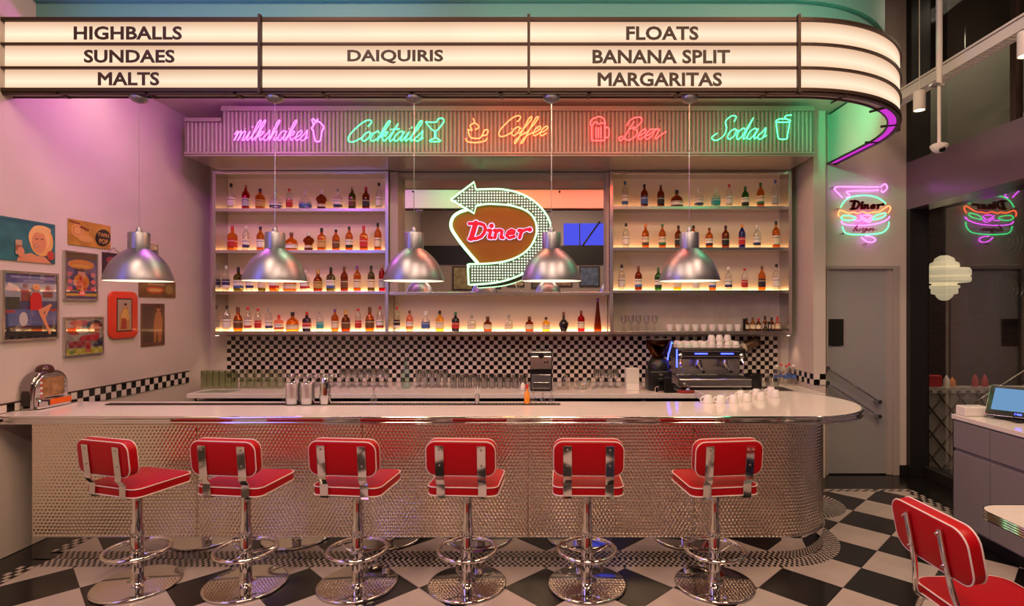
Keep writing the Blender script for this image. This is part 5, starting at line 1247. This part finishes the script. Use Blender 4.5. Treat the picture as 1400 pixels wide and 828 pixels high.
GLZ = glass('picture_glass', (.97, .97, .97), .05, rough=.02, edge=.25, edgecol=(1, 1, 1))
E = ellipse; SK = (.62, .26, .13); GO = (.70, .38, .12)
R4 = lambda a0, b0, a1, b1: [(a0, b1), (a1, b1), (a1, b0), (a0, b0)]
picture(-4, 74, 307, 361, 'tin_sign', 'teal tin sign with a blonde woman holding a can, top left of the wall', None, 0, (.03, .16, .18),
        [((.02, .10, .13), R4(.02, .03, .98, .10)), (SK, [(.30, 1), (.34, .86), (.55, .78), (.66, .84), (.80, .84), (.92, 1)]), (GO, E(.74, .46, .22, .38)), ((.80, .46, .18), E(.70, .40, .20, .30)), (SK, E(.69, .50, .135, .27)), ((.75, .45, .18), E(.74, .18, .17, .10)),
         ((.25, .05, .03), E(.64, .60, .045, .03)), ((.9, .75, .6), E(.64, .60, .03, .012)), ((.12, .05, .03), E(.645, .42, .03, .012)), ((.12, .05, .03), E(.74, .42, .03, .012)), ((.45, .06, .04), E(.90, .80, .07, .12)),
         ((.45, .32, .20), R4(.27, .50, .38, .84)), ((.30, .10, .06), R4(.27, .62, .38, .76)), (SK, E(.36, .78, .06, .12))], cat='sign')
picture(-1, 77, 374, 463, 'framed_poster', 'large silver-framed poster of a woman in red on a bar stool', M['steel'], .018, (.06, .08, .18),
        [((.10, .12, .30), R4(0, 0, 1, .14)), ((.30, .34, .55), R4(.12, .03, .95, .07)), ((.26, .30, .50), R4(.35, .09, .75, .125)), ((.38, .42, .50), R4(0, .14, 1, .42)), ((.06, .07, .05), R4(0, .36, .28, .62)), ((.85, .75, .65), [(0, .26), (.30, .26), (.22, .18), (.08, .14)]),
         ((.30, .08, .07), R4(.30, .25, .48, .42)), ((.30, .13, .08), E(.38, .18, .055, .035)), ((.30, .08, .06), R4(.72, .27, .92, .36)), ((.28, .12, .07), E(.82, .20, .05, .04)),
         ((.10, .16, .38), R4(.05, .55, 1, .80)), ((.02, .02, .02), R4(0, .82, 1, 1)), ((.55, .50, .45), R4(.2, .85, .28, .88)), ((.45, .42, .40), E(.34, .70, .08, .11)), ((.30, .05, .04), R4(.02, .56, .18, .60)), ((.30, .05, .04), R4(.84, .54, 1, .58)),
         (GO, E(.58, .20, .07, .05)), (SK, E(.58, .215, .045, .04)), ((.50, .02, .02), [(.46, .56), (.70, .57), (.68, .33), (.62, .28), (.52, .28), (.46, .36)]), (SK, [(.62, .56), (.86, .46), (.90, .49), (.72, .60), (.88, .94), (.84, .96), (.64, .62)]), (SK, [(.60, .56), (.76, .52), (.86, .50), (.84, .55), (.74, .72), (.70, .72), (.76, .58)])])
picture(92, 150, 309, 341, 'tin_sign', 'small orange tin sign with a black round lettered patch, top middle', None, 0, (.48, .24, .04),
        [((.20, .06, .02), [(.02, .12), (.26, .18), (.26, .10), (.02, .04)]), ((.62, .30, .10), E(.20, .42, .14, .26)), ((.35, .12, .04), E(.20, .42, .10, .18)), ((.62, .32, .12), E(.20, .42, .085, .16)), ((.18, .05, .02), [(.25, .28), (.45, .40), (.46, .30), (.27, .20)]), ((.60, .30, .10), E(.38, .70, .18, .14)), ((.015, .012, .01), E(.80, .55, .19, .36, rot=.1))],
        cat='sign', text=[('TWIN', .66, .94, .36, .52, (.60, .32, .10)), ('POP', .70, .92, .60, .80, (.60, .32, .10))])
picture(85, 131, 347, 411, 'framed_poster', 'framed orange and blue poster with an oval figure and hearts', M['steel'], .014, (.10, .09, .22),
        [((.16, .09, .04), R4(0, 0, 1, .12)), ((.72, .27, .03), E(.5, .24, .44, .11)), ((.80, .45, .05), E(.5, .27, .30, .03)), ((.72, .27, .03), E(.5, .62, .26, .18)), ((.65, .10, .02), R4(.34, .60, .68, .80)), (SK, E(.5, .42, .12, .08)), ((.05, .02, .01), E(.5, .365, .13, .04)), ((.55, .02, .02), E(.5, .56, .07, .07)), ((.70, .40, .04), R4(0, .88, 1, .94)),
         ((.55, .10, .12), E(.12, .46, .08, .05)), ((.55, .10, .12), E(.88, .46, .08, .05)), ((.55, .10, .12), E(.12, .62, .08, .05)), ((.55, .10, .12), E(.88, .62, .08, .05)), ((.55, .10, .12), E(.12, .78, .08, .05)), ((.55, .10, .12), E(.88, .78, .08, .05)), ((.80, .08, .06), E(.5, .88, .10, .06))], text=[('10', .44, .56, .85, .91, (.85, .7, .6))])
picture(85, 139, 432, 483, 'framed_poster', 'small framed comic-style poster in red, white and yellow, lowest of the frames', M['steel'], .013, (.42, .38, .33),
        [((.50, .03, .04), E(.38, .14, .28, .09)), ((.52, .05, .03), E(.25, .34, .20, .12)), ((.75, .70, .60), E(.45, .36, .16, .07)), ((.03, .02, .02), E(.78, .20, .22, .14)), ((.62, .22, .10), E(.78, .30, .17, .13)), ((.55, .03, .05), [(.35, .62), (.90, .66), (.92, .42), (.70, .46), (.40, .50)]), ((.03, .03, .06), [(.72, .80), (1, .80), (1, .55), (.85, .62)]),
         ((.35, .04, .05), R4(.08, .64, .50, .80)), ((.55, .50, .05), R4(0, .84, 1, 1)), ((.10, .25, .05), R4(.10, .87, .22, .97)), ((.50, .04, .03), R4(.52, .66, .66, .96))])
t = picture(139, 170, 348, 381, 'hanging_sign', 'small dark sign hung on a wire, partly behind the leftmost lamp', None, 0, (.04, .02, .03), [((.25, .05, .06), E(.4, .3, .25, .15)), ((.12, .12, .20), E(.6, .75, .3, .15))], cat='sign')
Wq = YL(170)-YL(139); Hq = Z(348, YL(170))-Z(381, YL(170)); MB().tube([(.003, -Wq*.3, Hq/2), (.003, 0, Hq/2+.05), (.003, Wq*.3, Hq/2)], .003, 6).build('wire', M['steel'], t)
picture(189, 239, 386, 407, 'tin_sign', 'long low brown tin sign right of the leftmost lamp rim', None, 0, (.20, .10, .03), [((.10, .03, .02), R4(.03, .06, .97, .12)), ((.48, .08, .02), E(.42, .55, .24, .22)), ((.55, .32, .08), E(.42, .55, .18, .10)), ((.30, .20, .06), E(.80, .5, .1, .3)), ((.45, .30, .10), R4(.22, .15, .66, .26))], cat='sign')
picture(192, 224, 415, 471, 'small_poster', 'small dark brown poster of a standing figure, rightmost on the wall', None, 0, (.14, .07, .035), [((.08, .05, .03), R4(.06, .05, .48, .90)), ((.40, .17, .06), [(.52, .92), (.60, .92), (.66, .60), (.72, .92), (.84, .92), (.90, .40), (.82, .20), (.62, .20), (.52, .42)]), ((.38, .17, .07), E(.72, .12, .09, .08)), ((.10, .04, .02), E(.72, .07, .09, .05))])
picture(201, 214, 334, 352, 'framed_picture', 'tiny grey frame showing behind the leftmost lamp shade', M['steel'], .01, (.3, .28, .27), [((.15, .12, .12), E(.5, .5, .3, .3))], cat='picture')
# red rounded tray
Y0, Y1 = YL(146), YL(185); z1, z0 = Z(399, Y1), Z(461, Y1); Wd, Hd = Y1-Y0, z1-z0
t = thing('red_tray', 'red rounded metal tray with a printed picture, hung on the left wall', 'tray', (XL+.003, (Y0+Y1)/2, (z0+z1)/2))
Mx = Matrix(((0, 0, 1, 0), (1, 0, 0, 0), (0, 1, 0, 0), (0, 0, 0, 1)))
MB().rslab(Wd, Hd, .06, 0, .022, .008, M=Mx).build('tray_rim', mat('red_tray_paint', (.62, .045, .015), .3, coat=.4), t, smooth=True)
MB().box(.0225, .0235, -Wd/2+.075, Wd/2-.075, -Hd/2+.06, Hd/2-.06).build('dark_border', M['black'], t)
iw, ih = Wd-.17, Hd-.14
pr = MB(); mats_ = []; d0 = .0238
for i, (col, poly) in enumerate([((.36, .28, .20), R4(0, 0, 1, 1)), ((.40, .20, .06), [(.1, 1), (.9, 1), (.85, .55), (.72, .25), (.40, .25), (.15, .5)]), ((.55, .33, .08), [(.22, .55), (.42, .30), (.66, .30), (.86, .60), (.7, .7), (.3, .62)]), ((.30, .05, .03), [(.2, .95), (.65, .95), (.62, .62), (.3, .60)]), ((.45, .22, .12), E(.55, .20, .11, .07)), ((.07, .03, .02), E(.55, .155, .11, .04))]):
    mats_.append(mat('print_ink', col, .4)); pr.prism([((a-.5)*iw, (.5-b)*ih) for a, b in poly], d0, d0+.0003, 'x', i); d0 += .0004
pr.build('print', mats_, t)
# little napkin beside the jukebox
tag(MB().prism([(-.03, -.02), (.03, -.025), (.035, .02), (-.025, .02)], 0, .004).build('bottle_opener', LC['black'], None, loc=(-3.60, 4.235, ZTOP+.0006), bevel=.001), 'small dark object lying on the counter just right of the jukebox', 'opener')

# ================================================================ RIGHT SIDE: cabinet, till, table, chair
cb = thing('service_cabinet', 'grey service cabinet with white top at the right edge', 'cabinet', (0, 0, 0))
cx0_, cx1_, cy0, cy1, ch = 3.05, 3.66, 2.2, 4.17, .905
MB().box(cx0_+.012, cx1_, cy0, cy1-.012, .10, ch-.035).build('body', M['cabinet'], cb)
MB().box(cx0_+.07, cx1_, cy0, cy1-.03, .0, .099).build('plinth', M['blackpaint'], cb)
MB().box(cx0_-.01, cx1_, cy0, cy1, ch-.034, ch).build('worktop', M['whitetop'], cb, bevel=.003)
MB().box(cx0_, cx1_, cy1-.012, cy1-.002, .10, ch-.036).build('end_panel', M['dark'], cb)
ys = [cy1-.014, Yq1 := 3.05*F/(1354-745), 3.05*F/(1354-745)-.66, cy0]
for a, b in zip(ys, ys[1:]):
    dd_ = MB().box(cx0_-.006, cx0_+.012, b+.003, a-.003, .66, ch-.045).build('drawer_front', M['cabinet'], cb, bevel=.003)
    MB().box(cx0_-.006, cx0_+.012, b+.003, a-.003, .115, .635).build('door_front', M['cabinet'], cb, bevel=.003)
ps = thing('payment_terminal', 'touch screen till with a lit blue screen on the cabinet', 'till', (3.36, 3.93, ch))
MB().rslab(.24, .22, .02, .0005, .018, .005).build('base', M['black'], ps, smooth=True)
MB().box(-.03, .03, -.02, .03, .018, .10).build('stand', M['black'], ps, bevel=.006)
Ms = Matrix.Translation((-.02, -.02, .125)) @ Matrix.Rotation(math.radians(-52), 4, 'Z') @ Matrix.Rotation(math.radians(50), 4, 'X')
MB().rslab(.37, .255, .018, -.018, .012, .006, M=Ms).build('monitor_case', M['black'], ps, smooth=True)
MB().box(-.155, .155, -.085, .10, .0122, .0130, M=Ms).build('screen', None or emis('screen_blue', (.16, .32, .55), .85), ps)
MB().rslab(.374, .259, .02, .004, .009, .002, M=Ms).build('bezel', M['steel'], ps, smooth=True)
MB().box(-.02, .02, -.112, -.100, .0122, .0132, M=Ms).build('logo_light', M['blue_led'], ps)
MB().tube(smooth_path([(-.12, -.10, .06), (-.15, -.10, .02), (-.10, -.12, .008), (.0, -.13, .008)], 5), .004, 6).build('cable', M['black'], ps, smooth=True)
tag(MB().box(-.09, .09, -.05, .05, 0, .07).build('receipt_printer', M['porcelain'], None, loc=(3.15, 4.105, ch+.0006), bevel=.008), 'small pale box behind the till screen on the cabinet corner', 'printer')
tb_ = thing('cafe_table', 'white topped cafe table with ribbed chrome edge at the right edge', 'table', (2.43, 2.20, 0))
MB().rslab(.74, .96, .10, .708, .750, .002, es=1).build('table_top', M['whitetop'], tb_, smooth=True)
e1 = MB()
for zz in (.713, .724, .735, .746): e1.tube([(x_, y_, zz) for x_, y_ in rrect(.745, .965, .10, 8)], .0055, 6, closed=True)
e1.build('chrome_edge', M['chrome'], tb_, smooth=True)
MB().lathe([(0, 0), (.22, 0), (.22, .012), (.05, .035), (.035, .05), (.035, .69), (.12, .707)], 28, cap=False).build('pedestal', M['chrome'], tb_, smooth=True)
# chair
chx = thing('dining_chair', 'red vinyl chair with white piping and chrome frame in the right foreground', 'chair', (1.84, 2.30, 0), math.radians(-88))
# local: chair faces +y (towards the table); back at -y
st = MB(); st.rslab(.42, .42, .07, .445, .495, .014, c=(0, .02)); st.build('seat', M['red'], chx, smooth=True, ang=60)
pp = MB()
for z_ in (.452, .488): pp.tube([(x_, y_+.02, z_) for x_, y_ in rrect(.422, .422, .07, 6)], .0036, 6, closed=True)
pp.build('seat_piping', M['piping'], chx, smooth=True)
Mb = Matrix.Translation((0, -.235, .752)) @ Matrix.Rotation(math.radians(90+11), 4, 'X')
MB().rslab(.43, .225, .065, -.030, .030, .010, M=Mb).build('backrest', M['red'], chx, smooth=True, ang=60)
pp = MB()
for d_ in (-.025, .025): pp.tube([Mb @ Vector((x_, y_, d_)) for x_, y_ in rrect(.43, .225, .065, 6)], .0036, 6, closed=True)
pp.build('backrest_piping', M['piping'], chx, smooth=True)
for sx in (-1, 1):
    u0 = Mb @ Vector((sx*.095, .085, .042)); u1 = Mb @ Vector((sx*.10, -.13, .042))
    pth = smooth_path([tuple(u0), tuple(u1), (sx*.13, -.225, .50), (sx*.15, -.19, .445), (sx*.155, -.10, .430), (sx*.155, .19, .430)], 4)
    MB().tube(pth, .0115, 10).build('back_tube', M['chrome'], chx, smooth=True)
    for vv in (.07, -.06):
        c_ = Mb @ Vector((sx*.097, vv, .03)); d_ = (Mb.to_3x3() @ Vector((0, 0, 1))).normalized()*.032
        MB().cyl(tuple(c_), tuple(c_+d_), .006, 8).build('bolt', M['steel'], chx)
    for sy, y_ in ((-1, -.15), (1, .19)):
        MB().tube(smooth_path([(sx*.155, y_, .43), (sx*.175, y_+sy*.03, .38), (sx*.20, y_+sy*.08, .014)], 5), .0115, 10).build('leg', M['chrome'], chx, smooth=True)
        MB().lathe([(.014, 0), (.015, .02)], 12, c=(sx*.20, y_+sy*.08, .0006)).build('foot_cap', M['black'], chx)
MB().box(-.16, .16, -.16, .19, .436, .444).build('seat_plate', M['black'], chx)

# ================================================================ CABLE TRAY, SPOTS, CAMERA
tr = thing('cable_tray', 'long white perforated cable tray hung high along the window side', 'cable tray', (0, 0, 0))
MB().box(3.26, 3.268, .5, 5.64, 3.60, 3.68).box(3.36, 3.368, .5, 5.64, 3.60, 3.68).build('side_rail', M['white'], tr)
g = MB(); yy = .5
while yy < 5.62: g.box(3.268, 3.36, yy, yy+.022, 3.60, 3.603); yy += .045
g.box(3.268, 3.285, .5, 5.64, 3.6035, 3.606).box(3.343, 3.36, .5, 5.64, 3.6035, 3.606)
g.build('perforated_base', M['white'], tr)
MB().box(3.25, 3.259, .5, 5.64, 3.685, 3.70).build('flange', M['white'], tr)
def spot(x, y, zb, lb, lt=True):
    t = thing('track_spot', lb, 'spotlight', (x, y, zb), group='small spotlights by the cable tray')
    MB().lathe([(.043, 0), (.045, .004), (.045, .16), (.040, .165), (0, .165)], 24, cap=False).build('housing', M['white'], t, smooth=True)
    MB().lathe([(.037, .004), (.037, .008)], 20).build('lens', emis('spot_lens', (1, .85, .62), 4), t)
    MB().cyl((0, 0, .165), (0, 0, 5.0-zb), .004, 6).build('cord', M['white'], t)
    if lt:
        l = bpy.data.lights.new('spot_beam', 'SPOT'); l.energy = 26; l.spot_size = math.radians(75); l.spot_blend = .6; l.color = (1, .74, .5); l.shadow_soft_size = .04
        o = bpy.data.objects.new('spot_beam', l); COL.objects.link(o); o.location = (x, y, zb-.012)
spot(X(1257, 4.75), 4.75, Z(151, 4.75), 'small white cylinder spotlight hanging left of the camera pole')
spot(X(1402, 3.72), 3.72, Z(77, 3.72), 'small white cylinder spotlight cut by the right picture edge')
cm = thing('dome_camera', 'white dome camera on a long ceiling pole near the window', 'security camera', (X(1284, 4.45), 4.45, Z(209, 4.45)))
MB().lathe([(0, 0), (.025, .003), (.045, .02), (.062, .045), (.064, .062), (.05, .072), (0, .075)], 24, cap=False).build('dome', M['white'], cm, smooth=True)
MB().lathe([(0, 0), (.022, .0), (.026, .01)], 16, c=(0, -.04, .012), M=Matrix.Rotation(-.6, 3, 'X')).build('lens', M['black'], cm, smooth=True)
MB().cyl((0, 0, .07), (0, 0, Z(115, 4.45)-Z(209, 4.45)), .013, 10).build('pole', M['white'], cm, smooth=True)
MB().cyl((0, 0, Z(115, 4.45)-Z(209, 4.45)), (0, 0, 4.995-Z(209, 4.45)), .022, 12).build('upper_pole', M['white'], cm, smooth=True)
MB().box(-.07, .03, -.02, .02, Z(118, 4.45)-Z(209, 4.45), Z(114, 4.45)-Z(209, 4.45)).build('clamp', M['steel'], cm)

# ================================================================ REAR ROOM (seen in the mirror and chrome)
struct('trim_4', MB().box(-3.6, 3.6, -4.199, -4.16, 2.95, 3.5), M['blackpaint'])
wn = struct('window_3', MB().box(.55, 1.75, -4.199, -4.17, 3.52, 4.15), emis('blue_lit_panel', (.09, .10, .9), .9))
struct('window_bars', MB().box(1.0, 1.03, -4.168, -4.15, 3.5, 4.15).tube([(1.1, -4.15, 3.5), (1.6, -4.15, 4.2)], .03, 6), M['dark'], wn)
for i, (x, z, w_, h_, c_) in enumerate(((-1.55, 2.25, .55, .6, (.35, .06, .04)), (-.85, 2.3, .5, .6, (.40, .30, .18)), (-.15, 2.25, .5, .62, (.12, .10, .08)), (.55, 2.3, .5, .55, (.30, .18, .10)), (1.3, 2.3, .6, .6, (.10, .14, .22)), (-2.4, 2.2, .6, .7, (.30, .25, .10)))):
    t = thing('rear_picture', f'framed picture on the rear wall seen in the mirror, {ORD[i]} one', 'picture', (x, -4.19, z), group='pictures on the rear wall')
    MB().box(-w_/2, w_/2, 0, .02, 0, h_).build('frame', M['dark'], t); MB().box(-w_/2+.04, w_/2-.04, .021, .024, .04, h_-.04).build('print', mat('rear_print', c_, .4, noise=.5, nscale=7), t)
for i, x in enumerate((-2.3, -.1, 2.1)):
    t = thing('red_booth', f'red diner booth behind the viewer, {ORD[i]} along the rear wall', 'booth', (x, -3.7, 0), group='red booths along the rear wall')
    MB().box(-.9, .9, -.30, .25, 0, .45).build('seat', M['red'], t, bevel=.04); MB().box(-.9, .9, -.45, -.31, 0, 1.1).build('backrest', M['red'], t, bevel=.04)
